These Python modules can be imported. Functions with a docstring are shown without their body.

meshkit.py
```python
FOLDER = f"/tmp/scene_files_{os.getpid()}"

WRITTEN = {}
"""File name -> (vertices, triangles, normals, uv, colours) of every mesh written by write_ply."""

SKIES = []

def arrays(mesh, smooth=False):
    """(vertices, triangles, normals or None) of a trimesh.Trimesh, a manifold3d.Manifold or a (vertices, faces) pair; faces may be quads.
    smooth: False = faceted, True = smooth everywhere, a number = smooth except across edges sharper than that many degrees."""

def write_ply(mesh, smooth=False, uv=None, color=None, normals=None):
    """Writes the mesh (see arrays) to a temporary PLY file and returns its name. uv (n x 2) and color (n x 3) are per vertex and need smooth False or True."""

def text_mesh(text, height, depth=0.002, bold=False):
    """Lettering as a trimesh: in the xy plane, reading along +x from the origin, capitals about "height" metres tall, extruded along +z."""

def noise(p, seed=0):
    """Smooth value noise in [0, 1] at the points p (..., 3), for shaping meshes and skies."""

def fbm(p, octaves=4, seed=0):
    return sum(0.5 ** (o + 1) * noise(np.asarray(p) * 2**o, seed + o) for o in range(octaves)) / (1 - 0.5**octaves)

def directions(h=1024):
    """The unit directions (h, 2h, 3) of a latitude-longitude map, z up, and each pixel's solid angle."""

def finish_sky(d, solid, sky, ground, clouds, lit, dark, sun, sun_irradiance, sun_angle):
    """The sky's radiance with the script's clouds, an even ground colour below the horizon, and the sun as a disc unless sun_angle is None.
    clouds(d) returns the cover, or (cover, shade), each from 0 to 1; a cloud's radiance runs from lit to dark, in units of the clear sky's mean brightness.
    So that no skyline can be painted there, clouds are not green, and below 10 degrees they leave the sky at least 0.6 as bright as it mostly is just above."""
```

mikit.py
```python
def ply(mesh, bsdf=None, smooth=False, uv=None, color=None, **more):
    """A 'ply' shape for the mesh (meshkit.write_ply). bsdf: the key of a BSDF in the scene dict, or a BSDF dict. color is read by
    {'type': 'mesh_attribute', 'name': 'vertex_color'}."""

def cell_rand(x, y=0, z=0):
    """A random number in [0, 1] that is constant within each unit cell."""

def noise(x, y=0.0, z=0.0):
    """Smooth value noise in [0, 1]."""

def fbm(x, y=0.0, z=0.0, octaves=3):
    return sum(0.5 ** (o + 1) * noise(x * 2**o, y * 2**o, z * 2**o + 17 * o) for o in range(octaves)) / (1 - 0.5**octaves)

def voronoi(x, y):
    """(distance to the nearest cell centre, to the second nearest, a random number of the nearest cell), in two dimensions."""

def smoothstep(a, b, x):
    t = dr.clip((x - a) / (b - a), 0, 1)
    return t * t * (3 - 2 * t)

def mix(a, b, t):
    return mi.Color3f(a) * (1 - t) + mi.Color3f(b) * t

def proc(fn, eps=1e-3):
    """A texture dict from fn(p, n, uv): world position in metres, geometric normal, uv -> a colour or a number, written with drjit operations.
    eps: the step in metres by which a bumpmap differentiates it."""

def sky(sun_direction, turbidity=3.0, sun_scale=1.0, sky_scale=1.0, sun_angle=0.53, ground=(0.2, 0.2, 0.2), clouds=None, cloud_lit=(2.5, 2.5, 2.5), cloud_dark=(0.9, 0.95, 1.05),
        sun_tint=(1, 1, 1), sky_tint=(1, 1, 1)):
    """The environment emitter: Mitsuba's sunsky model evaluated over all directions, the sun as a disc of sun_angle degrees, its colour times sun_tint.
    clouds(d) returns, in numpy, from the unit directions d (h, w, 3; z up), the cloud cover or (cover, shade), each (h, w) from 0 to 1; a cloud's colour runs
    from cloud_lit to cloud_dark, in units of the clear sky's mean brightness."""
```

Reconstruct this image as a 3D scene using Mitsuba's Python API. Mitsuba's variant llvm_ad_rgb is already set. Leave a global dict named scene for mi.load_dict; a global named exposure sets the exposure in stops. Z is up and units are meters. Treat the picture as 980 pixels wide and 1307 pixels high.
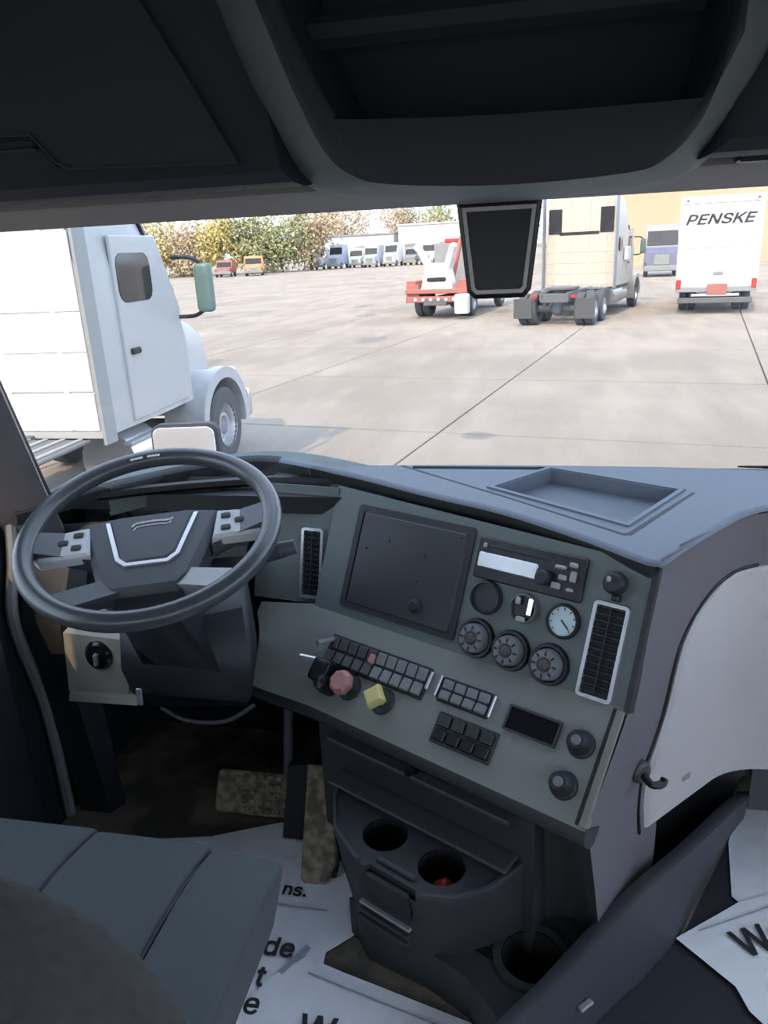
import math, random
import numpy as np, trimesh, mitsuba as mi, mikit, meshkit
import drjit as dr
from shapely.geometry import Polygon, Point, box as sbox
from mikit import fbm, noise, voronoi, cell_rand, smoothstep, mix

T = mi.ScalarTransform4f
scene, labels = {}, {}
rnd = random.Random(7)
rng = np.random.default_rng(7)

# ------------------------------------------------------------------ camera, sky, sun, exposure
PSI, PIT, ROL = map(math.radians, (12.0, 19.1, 2.8))        # yaw to the left, pitch down, roll
CAM = np.array([0, 0, 2.55])                                # z = 0 is the yard, the cab floor is at 1.25
FWD = np.array([-math.sin(PSI) * math.cos(PIT), math.cos(PSI) * math.cos(PIT), -math.sin(PIT)])
R0 = np.array([math.cos(PSI), math.sin(PSI), 0])
UP = np.cross(R0, FWD) * math.cos(ROL) + R0 * math.sin(ROL)
scene['camera'] = {'type': 'perspective', 'fov': 2 * math.degrees(math.atan(490 / 965)), 'fov_axis': 'x', 'near_clip': 0.02, 'far_clip': 2000.0,
                   'to_world': T().look_at(origin=CAM.tolist(), target=(CAM + FWD).tolist(), up=UP.tolist())}
SUN_EL, SUN_AZ = math.radians(40), math.radians(14)         # behind the cab, a little to its left
SUN = [-math.sin(SUN_AZ) * math.cos(SUN_EL), -math.cos(SUN_AZ) * math.cos(SUN_EL), math.sin(SUN_EL)]
def cloud_cover(d):
    c = meshkit.fbm(d * np.array([3.0, 3.0, 7.0]), 4, seed=3)
    return np.clip((c - 0.30) * 2.6, 0, 0.85), np.clip((c - 0.6) * 1.5, 0, 0.4)
scene['sky'] = mikit.sky(SUN, turbidity=4.0, clouds=cloud_cover, cloud_lit=(1.75, 2.02, 2.40), cloud_dark=(1.2, 1.40, 1.68), ground=(0.3, 0.28, 0.26), sun_scale=0.26, sky_scale=1.9, sun_tint=(1.35, 1.12, 0.80))
exposure = 2.9

# ------------------------------------------------------------------ materials
def reg(name, bsdf, two=True):
    scene['mat_' + name] = {'type': 'twosided', 'bsdf': bsdf} if two else bsdf
    return 'mat_' + name
def col(c):
    return c if isinstance(c, dict) else {'type': 'rgb', 'value': list(c)}
def pm(name, c, rough=0.5, metal=0.0, spec=0.5, bump=None, scale=0.0006, **k):
    b = {'type': 'principled', 'base_color': col(c), 'roughness': rough, 'metallic': metal, 'specular': spec, **k}
    if bump is not None:
        b = {'type': 'bumpmap', 'arbitrary': bump, 'scale': scale, 'bsdf': b}
    return reg(name, b)

GRAIN = mikit.proc(lambda p, n, uv: fbm(p.x * 420, p.y * 420, p.z * 420, octaves=2), eps=5e-4)
WEAVE = mikit.proc(lambda p, n, uv: 0.5 + 0.25 * dr.sin(p.x * 1500) * dr.sin((p.y + p.z) * 1500) + 0.3 * noise(p.x * 160, p.y * 160, p.z * 160), eps=5e-4)
PANEL = pm('panel', (0.115, 0.14, 0.138), 0.55, bump=GRAIN, scale=0.0002)
PANEL2 = pm('panel_light', (0.1903, 0.2025, 0.1823), 0.6, bump=GRAIN, scale=0.0002)
COVER = pm('cover', (0.024, 0.029, 0.032), 0.45)
TOPP = pm('dash_top', (0.1306, 0.1523, 0.1851), 0.55, bump=GRAIN, scale=0.0003)
BROW = pm('brow', (0.0253, 0.0275, 0.0295), 0.6)
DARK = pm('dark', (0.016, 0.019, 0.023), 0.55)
BLACK = pm('black', (0.006, 0.006, 0.007), 0.4)
GLOSSB = pm('gloss_black', (0.010, 0.010, 0.012), 0.18)
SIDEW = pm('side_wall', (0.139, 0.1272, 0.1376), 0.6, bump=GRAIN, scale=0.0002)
PASSP = pm('pass_panel', (0.4886, 0.4577, 0.451), 0.6, bump=GRAIN, scale=0.0002)
LIPM = pm('lip', (0.0522, 0.0543, 0.0622), 0.6, bump=GRAIN, scale=0.0002)
CONS = pm('console', (0.0354, 0.0381, 0.0404), 0.6, bump=GRAIN, scale=0.0002)
OVER = pm('over', (0.034, 0.043, 0.06), 0.6, bump=GRAIN, scale=0.0002)
OVER_LIT = pm('over_band', (0.15, 0.19, 0.2), 0.6, bump=GRAIN, scale=0.0002)  # same overhead plastic, the light on its angled rim put into the colour
OVERD = pm('over_dark', (0.024, 0.035, 0.046), 0.6)
LINING = pm('lining', (0.42, 0.42, 0.42), 0.8)
TRIM = pm('trim', (0.2022, 0.2025, 0.1983), 0.6)
SILVER = pm('silver', (0.55, 0.56, 0.58), 0.32, metal=0.75)
SATIN = pm('satin', (0.2864, 0.2835, 0.2877), 0.4, metal=0.3)
CHROME = pm('chrome', (0.75, 0.76, 0.78), 0.12, metal=1.0)
KEYG = pm('key_grey', (0.1685, 0.1863, 0.1827), 0.45)
KEYD = pm('key_dark', (0.0632, 0.0567, 0.0575), 0.45)
PINK = pm('knob_red', (0.42, 0.20, 0.19), 0.5)
YELLOW = pm('knob_yellow', (0.62, 0.55, 0.22), 0.5)
REDP = pm('red_plastic', (0.35, 0.03, 0.02), 0.4)
WHITEG = pm('gauge_white', (0.55, 0.66, 0.70), 0.4)
RUBBERW = pm('wheel_rubber', (0.05, 0.058, 0.066), 0.30, spec=0.7)
PADW = pm('wheel_pad', (0.054, 0.06, 0.072), 0.5, bump=GRAIN, scale=0.0002)
BEIGE = pm('beige', (0.33, 0.325, 0.28), 0.6)
def streaks(p, n, uv):
    return mix((0.036, 0.034, 0.033), (0.062, 0.058, 0.055), fbm(p.x * 120, p.y * 120, p.z * 9, octaves=2))
SEATF = pm('seat_fabric', (0.0741, 0.0859, 0.0886), 0.75, bump=WEAVE, scale=0.0005, sheen=0.3)
BACKF = pm('back_fabric', mikit.proc(streaks), 0.85, bump=WEAVE, scale=0.0006)
def floor_col(p, n, uv):
    t = fbm(p.x * 9, p.y * 9, 0.0, octaves=4)
    g = noise(p.x * 300, p.y * 300)
    return mix((0.08, 0.07, 0.055), (0.22, 0.18, 0.135), smoothstep(0.35, 0.7, t) * (0.6 + 0.5 * g))
FLOORM = pm('floor', mikit.proc(floor_col), 0.8)
def dusty(p, n, uv):
    t = fbm(p.x * 60, p.y * 60, p.z * 60, octaves=3)
    return mix((0.16, 0.135, 0.10), (0.42, 0.34, 0.24), smoothstep(0.3, 0.75, t))
PEDAL = pm('pedal_dusty', mikit.proc(dusty), 0.8)
def paper_h(p, n, uv):
    return fbm(p.x * 14, p.y * 14, 3.0, octaves=3)
def paper_c(p, n, uv):
    t = fbm(p.x * 7 + 5, p.y * 7, 1.0, octaves=3)
    s = noise(p.x * 240, p.y * 240)
    return mix((0.86, 0.87, 0.89), (0.74, 0.75, 0.78), smoothstep(0.55, 0.8, t) * (0.5 + 0.5 * s))
PAPER = pm('paper', mikit.proc(paper_c), 0.7, bump=mikit.proc(paper_h), scale=0.004)
INK = pm('ink', (0.02, 0.02, 0.025), 0.6)
GREYLINE = pm('grey_ink', (0.36, 0.38, 0.42), 0.6)

def conc(p, n, uv):
    a = fbm(p.x * 0.35, p.y * 0.35, 0.0, octaves=4)
    b = fbm(p.x * 2.2, p.y * 0.5, 2.0, octaves=4)
    g = noise(p.x * 45, p.y * 45)
    c = mix((0.200, 0.176, 0.150), (0.278, 0.248, 0.212), smoothstep(0.25, 0.75, 0.6 * a + 0.4 * b) * 0.8 + 0.2 * g)
    d, _, r = voronoi(p.x * 0.22 + 0.4, p.y * 0.11)
    oil = (1 - smoothstep(0.05, 0.13, d + 0.10 * (fbm(p.x * 3, p.y * 3, 9.0) - 0.5))) * dr.select(r > 0.55, 1.0, 0.0)
    sx, sy = (p.x + 0.82) / 0.26, (p.y - 10.55) / 0.26
    spot = 1 - smoothstep(0.5, 1.1, dr.sqrt(sx * sx + sy * sy) + 0.5 * (fbm(p.x * 5, p.y * 5, 4.0) - 0.5))
    return mix(mix(c, (0.14, 0.135, 0.13), oil * 0.7), (0.13, 0.125, 0.125), spot * 0.75)
CONC = pm('concrete', mikit.proc(conc), 0.85, spec=0.2)
JOINT = pm('joint', (0.17, 0.152, 0.13), 0.9, spec=0.1)
WHITE = pm('white_paint', (0.66, 0.67, 0.67), 0.35)
CREAM = pm('cream_paint', (0.5054, 0.4617, 0.3888), 0.4)
FAIR = pm('fairing_grey', (0.2527, 0.2673, 0.2722), 0.5)
WINDOW = pm('dark_window', (0.02, 0.022, 0.026), 0.08, spec=0.6)
TYRE = pm('tyre', (0.085, 0.087, 0.09), 0.85)
FRAMEM = pm('chassis', (0.115, 0.12, 0.125), 0.6)
ALU = pm('aluminium', (0.62, 0.63, 0.65), 0.3, metal=0.85)
TEAL = pm('teal_mirror', (0.10, 0.17, 0.165), 0.4)
REDT = pm('truck_red', (0.36, 0.13, 0.105), 0.4)
LAMPR = pm('lamp_red', (0.50, 0.04, 0.03), 0.25)
ORANGE = pm('orange_paint', (0.70, 0.30, 0.14), 0.5)
PURPLE = pm('blue_grey_paint', (0.17, 0.18, 0.25), 0.3)
BLUEW = pm('blue_white_paint', (0.3791, 0.4212, 0.4821), 0.35)
WHITE_SHADE = pm('pale_blue_paint', (0.3707, 0.3847, 0.3888), 0.35)  # white cab sides, their shade put into a darker, bluer colour
STRIP = pm('end_strip', (0.20, 0.185, 0.155), 0.6)
KNOBG = pm('knob_grey', (0.15, 0.155, 0.165), 0.45)
BEZEL = pm('bezel', (0.50, 0.51, 0.53), 0.4)
MATR = pm('rubber_mat', (0.024, 0.025, 0.031), 0.8, bump=GRAIN, scale=0.0004)
TANW = pm('tan_wall', (0.556, 0.405, 0.2799), 0.85, spec=0.1)
PALEW = pm('pale_wall', (0.62, 0.54, 0.51), 0.85, spec=0.1)
def leafm(name, a, b):
    f = lambda p, n, uv, a=a, b=b: mix(a, b, cell_rand(p.x * 1.6, p.y * 1.6, p.z * 1.6))
    return reg(name, {'type': 'diffuse', 'reflectance': mikit.proc(f)})
LEAFY = leafm('leaf_yellow', (0.42, 0.35, 0.12), (0.68, 0.58, 0.28))
LEAFG = leafm('leaf_green', (0.26, 0.29, 0.14), (0.50, 0.49, 0.28))
LEAFB = leafm('leaf_brown', (0.42, 0.33, 0.21), (0.66, 0.55, 0.40))
BARK = pm('bark', (0.12, 0.09, 0.07), 0.9)
HAND = pm('hood_paint', (0.55, 0.56, 0.57), 0.3)
scene['mat_glass'] = {'type': 'thindielectric', 'int_ior': 1.5}
MIRROR = pm('mirror_glass', (0.85, 0.86, 0.87), 0.03, metal=1.0)

# ------------------------------------------------------------------ mesh helpers
def cat(*m):
    out = []
    for x in m:
        out.extend(x if isinstance(x, (list, tuple)) else [x])
    return trimesh.util.concatenate(out) if len(out) > 1 else out[0]
def hull(pts):
    return trimesh.convex.convex_hull(np.asarray(pts, float))
def box(c, s, b=0.0):
    c, h = np.asarray(c, float), np.asarray(s, float) / 2
    sg = np.array([[x, y, z] for x in (-1, 1) for y in (-1, 1) for z in (-1, 1)], float)
    if b <= 0:
        return trimesh.Trimesh(c + sg * h, hull(sg).faces, process=False) if False else hull(c + sg * h)
    b = min(b, h.min() * 0.95)
    return hull(np.vstack([c + sg * (h - b * (1 - np.eye(3)[k])) for k in range(3)]))
def rbox(c, s, r, n=10):
    """A box with truly round edges: a gridded cube pushed out from its inner box."""
    c, h = np.asarray(c, float), np.asarray(s, float) / 2
    r = min(r, h.min() * 0.999)
    g = np.linspace(-1, 1, n + 1)
    g = np.sign(g) * (1 - (1 - np.abs(g)) ** 1.6)
    V, Fc = [], []
    for ax in range(3):
        for sgn in (-1, 1):
            a, b = np.meshgrid(g, g, indexing='ij')
            P = np.zeros((n + 1, n + 1, 3)); P[..., ax] = sgn; P[..., (ax + 1) % 3] = a; P[..., (ax + 2) % 3] = b
            o = len(V) * (n + 1) ** 2
            V.append(P.reshape(-1, 3))
            i = np.arange((n + 1) * (n + 1)).reshape(n + 1, n + 1) + o
            q = np.stack([i[:-1, :-1], i[1:, :-1], i[1:, 1:], i[:-1, 1:]], -1).reshape(-1, 4)
            Fc.append(q if sgn > 0 else q[:, ::-1])
    P = np.vstack(V) * h
    q = np.clip(P, -(h - r), h - r)
    d = P - q
    L = np.linalg.norm(d, axis=1, keepdims=True)
    P = np.where(L > 1e-9, q + d / np.maximum(L, 1e-9) * r, P)
    F4 = np.vstack(Fc)
    m = trimesh.Trimesh(P + c, np.vstack([F4[:, [0, 1, 2]], F4[:, [0, 2, 3]]]), process=False)
    m.merge_vertices(digits_vertex=6)
    return m
def ext(poly, z0, z1):
    if not isinstance(poly, (Polygon,)) and hasattr(poly, 'geoms'):
        return cat([ext(g, z0, z1) for g in poly.geoms])
    if not isinstance(poly, Polygon):
        poly = Polygon(poly)
    m = trimesh.creation.extrude_polygon(poly, z1 - z0, engine='earcut')
    m.apply_translation([0, 0, z0])
    return m
def cbev(poly, z0, z1, b):
    """A convex plate with its top edge bevelled."""
    poly = poly if isinstance(poly, Polygon) else Polygon(poly)
    a, t = np.array(poly.exterior.coords), np.array(poly.buffer(-b).exterior.coords)
    k = lambda q, z: np.c_[q, np.full(len(q), z)]
    return hull(np.vstack([k(a, z0), k(a, z1 - b), k(t, z1)]))
def rrect(x0, y0, x1, y1, r):
    return sbox(min(x0, x1) + r, min(y0, y1) + r, max(x0, x1) - r, max(y0, y1) - r).buffer(r, quad_segs=4)
def ring(poly, w, z0, z1):
    return ext(poly.difference(poly.buffer(-w)), z0, z1)
def lathe(prof, n=28):
    m = trimesh.creation.revolve(np.asarray(prof, float), sections=n)
    return m
def at(m, o):
    m = m.copy(); m.apply_translation(o); return m
def fr(m, O, X, Y, Z):
    M = np.eye(4); M[:3, 0], M[:3, 1], M[:3, 2], M[:3, 3] = X, Y, Z, O
    m = m.copy(); m.apply_transform(M); return m
def loft(secs, closed=True, cap=True):
    S = np.asarray(secs, float)
    k, m = S.shape[:2]
    i = np.arange(k * m).reshape(k, m)
    j = np.roll(i, -1, 1) if closed else i[:, 1:]
    i0 = i if closed else i[:, :-1]
    q = np.stack([i0[:-1], j[:-1], j[1:], i0[1:]], -1).reshape(-1, 4)
    F = [q[:, [0, 1, 2]], q[:, [0, 2, 3]]]
    V = S.reshape(-1, 3)
    if cap and closed:
        V = np.vstack([V, S[0].mean(0), S[-1].mean(0)])
        r = np.arange(m)
        F += [np.stack([np.full(m, k * m), np.roll(r, -1), r], 1), np.stack([np.full(m, k * m + 1), r + (k - 1) * m, np.roll(r, -1) + (k - 1) * m], 1)]
    return trimesh.Trimesh(V, np.vstack(F), process=False)
def tube(path, r, n=8, closed=False):
    P = np.asarray(path, float)
    R = np.broadcast_to(np.asarray(r, float), (len(P),))
    Tn = np.roll(P, -1, 0) - np.roll(P, 1, 0) if closed else np.gradient(P, axis=0)
    Tn /= np.linalg.norm(Tn, axis=1, keepdims=True)
    a = np.cross(Tn[0], [0.3, 0.2, 0.93]); a /= np.linalg.norm(a)
    secs, th = [], np.arange(n) * 2 * np.pi / n
    for p, t, rr in zip(P, Tn, R):
        a = a - t * (a @ t); a /= np.linalg.norm(a)
        b = np.cross(t, a)
        secs.append(p + rr * (np.cos(th)[:, None] * a + np.sin(th)[:, None] * b))
    if closed:
        secs.append(secs[0])
    return loft(secs, cap=not closed)
def bez(pts, n=8):
    """Catmull-Rom through the points."""
    P = np.asarray(pts, float); P = np.vstack([2 * P[0] - P[1], P, 2 * P[-1] - P[-2]])
    out = []
    for k in range(1, len(P) - 2):
        for t in np.arange(n) / n:
            a, b, c, d = P[k - 1:k + 3]
            out.append(0.5 * (2 * b + (c - a) * t + (2 * a - 5 * b + 4 * c - d) * t ** 2 + (3 * b - a - 3 * c + d) * t ** 3))
    return np.array(out + [P[-2]])
def shell(lines, th, nrm):
    """A sheet lofted through open lines, given thickness th along nrm."""
    L = np.asarray(lines, float); nrm = np.asarray(nrm, float)
    return loft([np.vstack([l, (l + nrm * th)[::-1]]) for l in L])
def cyl(p0, p1, r, n=20):
    return tube([p0, p1], r, n)

taken = set()
def numbered(k):
    if k not in taken:
        taken.add(k); return k
    i = 1
    while f'{k}_{i:03d}' in taken:
        i += 1
    taken.add(f'{k}_{i:03d}'); return f'{k}_{i:03d}'
def thing(name, label, cat_, group=None):
    k = numbered(name)
    labels[k] = {'label': label, 'category': cat_}
    if group:
        labels[k]['group'] = group
    return k
def obj(name, mesh, m, parent=None, smooth=30, label=None):
    k = numbered(parent + '__' + name if parent else name)
    scene[k] = mikit.ply(mesh, m, smooth=smooth)
    if label:
        labels[k] = {'label': label}
    return k
def struct(name, mesh, m, label, smooth=30):
    k = obj(name, mesh, m, None, smooth)
    labels[k] = {'label': label, 'kind': 'structure'}
    return k
def tag(k, label, cat_, group=None):
    labels[k] = {'label': label, 'category': cat_}
    if group:
        labels[k]['group'] = group
    return k

# ================================================================== THE YARD
HEAD = math.radians(11.0)                                    # the parked rows stand at this angle to our truck
YX, YY = np.array([math.cos(HEAD), -math.sin(HEAD), 0]), np.array([math.sin(HEAD), math.cos(HEAD), 0])
ZZ = np.array([0, 0, 1.0])
def yard(m, x, y, head=HEAD):
    return fr(m, [x, y, 0], [math.cos(head), -math.sin(head), 0], [math.sin(head), math.cos(head), 0], ZZ)

labels['pavement'] = {'label': 'pale concrete paving of the yard in large slabs', 'kind': 'structure'}
taken.add('pavement')
g = box([0, 200, -0.13], [900, 900, 0.06])
obj('bed', g, JOINT, 'pavement', False)
SL = 4.6
for i in range(-5, 5):
    for j in range(1, 11):
        s = cbev(sbox(-SL / 2 + 0.012, -SL / 2 + 0.012, SL / 2 - 0.012, SL / 2 - 0.012), -0.10, rnd.uniform(-0.004, 0.0), 0.012)
        o = np.array([-1.35, -1.0, 0]) + YX * i * SL + YY * j * SL
        obj('slab', fr(s, o, YX, YY, ZZ), CONC, 'pavement', False)
def far_paving():
    """The rest of the yard beyond the slabs that can be told apart."""
    x0, x1, y0, y1 = -5.5 * SL, 4.5 * SL, 0.5 * SL, 10.5 * SL
    big = [(-420, -60, 420, y0), (-420, y1, 420, 420), (-420, y0, x0, y1), (x1, y0, 420, y1)]
    return cat([fr(box([(a + c) / 2, (b + d) / 2, -0.05], [c - a, d - b, 0.10]), [-1.35, -1.0, -0.0015], YX, YY, ZZ) for a, b, c, d in big])
obj('outer_slab', far_paving(), CONC, 'pavement', False)

def wheel_mesh(r, w):
    """A tyre about the x axis, centred at the origin."""
    prof = [(r * 0.56, -w / 2), (r * 0.9, -w / 2), (r * 0.985, -w * 0.38), (r, -w * 0.25), (r, w * 0.25), (r * 0.985, w * 0.38), (r * 0.9, w / 2), (r * 0.56, w / 2), (r * 0.56, -w / 2)]
    m = lathe(prof, 30)
    return fr(m, [0, 0, 0], [0, 1, 0], [0, 0, 1], [1, 0, 0])
def rim_mesh(r, w):
    prof = [(0.001, -w * 0.1), (r * 0.22, -w * 0.1), (r * 0.25, w * 0.30), (r * 0.34, w * 0.30), (r * 0.38, w * 0.02), (r * 0.52, w * 0.05), (r * 0.57, w * 0.52), (r * 0.57, -w * 0.5)]
    return fr(lathe(prof, 24), [0, 0, 0], [0, 1, 0], [0, 0, 1], [1, 0, 0])
def wheels_pair(t, x, y, put, r=0.5, w=0.28, dual=False):
    for s in (-1, 1):
        ms = [at(wheel_mesh(r, w), [s * x, y, r])] + ([at(wheel_mesh(r, w), [s * (x - w * 1.12), y, r])] if dual else [])
        k = obj('wheel', put(cat(ms)), TYRE, t)
        rm = rim_mesh(r, w)
        if s < 0:
            rm.apply_transform(np.diag([-1, 1, 1, 1.0])); rm.invert()
        obj('rim', put(at(rm, [s * x, y, r])), ALU, k)

def tractor(label, ox, oy, head, yb, cab_len, hood_len, roof, body, windows, daycab, ext_=(0.06, 0.34), skin=None, tank_y=0.1):
    """A bobtail tractor: the end of its frame at (ox, oy), cab wall yb ahead of it."""
    t = thing('tractor_truck', label, 'truck')
    put = lambda m: yard(m, ox, oy, head)
    hw = 1.22
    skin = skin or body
    for s in (-1, 1):
        obj('frame_rail', put(box([s * 0.42, (yb + cab_len + 1.0) / 2, 0.90], [0.09, yb + cab_len + 1.0, 0.26], 0.01)), FRAMEM, t)
    obj('cross_member', put(box([0, 0.08, 0.86], [0.9, 0.12, 0.28], 0.02)), FRAMEM, t)
    for yy in (0.55, 1.85):
        wheels_pair(t, 1.07, yy, put, dual=True)
        obj('axle', put(cyl([-1.0, yy, 0.5], [1.0, yy, 0.5], 0.11)), FRAMEM, t)
        obj('differential', put(at(trimesh.creation.icosphere(2, 0.24), [0, yy, 0.52])), FRAMEM, t)
    obj('fifth_wheel', put(cat(cbev(Polygon([(-0.45, 0.75), (-0.30, 0.55), (-0.08, 0.75), (-0.05, 1.0), (0.05, 1.0), (0.08, 0.75), (0.30, 0.55), (0.45, 0.75), (0.45, 1.5), (-0.45, 1.5)]).convex_hull, 1.08, 1.15, 0.02), box([0, 1.2, 1.05], [0.8, 0.5, 0.1]))), FRAMEM, t)
    for s in (-1, 1):
        obj('mud_flap', put(box([s * 1.0, 0.0, 0.55], [0.6, 0.015, 0.62], 0.004)), TYRE, t)
        obj('tail_lamp', put(box([s * 0.62, -0.02, 0.92], [0.16, 0.05, 0.10], 0.01)), LAMPR, t)
    # deck plate behind the cab
    dkp = obj('deck_plate', put(box([0, yb - 0.50, 0.99], [2.2, 0.86, 0.03], 0.01)), FRAMEM, t)
    for k in range(12):
        obj('tread_bar', put(box([-1.0 + k * 0.182, yb - 0.50, 1.01], [0.05, 0.84, 0.02], 0.006)), FAIR, dkp)
    # the cab: sections along y, roof rising toward the back
    y0, y1 = yb, yb + cab_len
    def sec(y, top, w, low=1.0, wt=None):
        wt = wt or w - 0.10
        q = [(-w, low), (w, low), (w, top * 0.62 + low * 0.38), (wt, top - 0.10), (wt - 0.12, top), (-wt + 0.12, top), (-wt, top - 0.10), (-w, top * 0.62 + low * 0.38)]
        return [(a, y, b) for a, b in q]
    rf = roof if not daycab else roof
    cab = loft([sec(y0, rf, hw - 0.04), sec(y0 + cab_len * 0.5, rf - (0.05 if not daycab else 0.12), hw), sec(y1 - 0.55, min(rf, 3.05), hw, wt=hw - 0.16), sec(y1, 2.15 if daycab else 2.2, hw - 0.02, wt=hw - 0.08)])
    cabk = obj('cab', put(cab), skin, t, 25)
    # back wall: recessed sheet between stiffeners
    ribs = [box([x, y0 - 0.012, (1.08 + rf - 0.15) / 2], [0.05, 0.03, rf - 0.15 - 1.08], 0.010) for x in (-0.9, -0.3, 0.3, 0.9)]
    for r_ in ribs:
        obj('rear_rib', put(r_), body, t)
    for zz in (1.25, 1.62, 1.98, 2.34, 2.66):
        obj('rear_panel', put(box([0, y0 - 0.006, zz], [2.34, 0.016, 0.352], 0.004)), body, t)
    # side extenders
    for s in (-1, 1):
        e = loft([[(s * (hw + 0.005), y0 + ext_[0], 0.95), (s * (hw + 0.005), y0 + ext_[0], rf - 0.05), (s * (hw + 0.035), y0 + ext_[0], rf - 0.05), (s * (hw + 0.035), y0 + ext_[0], 0.95)],
                  [(s * (hw + 0.00), y0 - ext_[1], 0.95), (s * (hw + 0.00), y0 - ext_[1], rf - 0.05), (s * (hw + 0.03), y0 - ext_[1], rf - 0.05), (s * (hw + 0.03), y0 - ext_[1], 0.95)]])
        obj('side_extender', put(e), FAIR, t)
    # doors, windows, mirrors, tanks on both sides
    yd = y1 - 0.78
    for s in (-1, 1):
        X = s * (hw + 0.002)
        d = fr(cbev(Polygon([(yd - 0.62, 1.05), (yd + 0.62, 1.05), (yd + 0.66, 2.05), (yd + 0.28, 2.80), (yd - 0.62, 2.80)]), -0.02, 0.014, 0.01), [X, 0, 0], [0, 1, 0], [0, 0, 1], [s, 0, 0])
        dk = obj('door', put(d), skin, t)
        gl = fr(cbev(rrect(yd - 0.58, 2.18, yd + 0.08, 2.64, 0.12), -0.01, 0.022, 0.004), [X, 0, 0], [0, 1, 0], [0, 0, 1], [s, 0, 0])
        obj('window', put(gl), WINDOW, dk)
        obj('handle', put(box([X + s * 0.03, yd - 0.45, 1.72], [0.04, 0.16, 0.06], 0.012)), DARK, dk)
        if windows:
            gl = fr(cbev(rrect(y0 + 0.5, 2.15, y0 + 1.0, 2.6, 0.08), -0.01, 0.02, 0.004), [X, 0, 0], [0, 1, 0], [0, 0, 1], [s, 0, 0])
            obj('side_window', put(gl), WINDOW, t)
        mk = obj('mirror', put(rbox([s * (hw + 0.33), y1 - 0.10, 2.25], [0.20, 0.12, 0.52], 0.05, 6)), TEAL, t)
        obj('arm', put(tube(bez([(s * hw, y1 - 0.15, 2.58), (s * (hw + 0.2), y1 - 0.12, 2.57), (s * (hw + 0.33), y1 - 0.10, 2.50)], 4), 0.022)), DARK, mk)
        obj('arm', put(tube(bez([(s * hw, y1 - 0.15, 1.95), (s * (hw + 0.2), y1 - 0.12, 1.96), (s * (hw + 0.33), y1 - 0.10, 2.04)], 4), 0.022)), DARK, mk)
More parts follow.
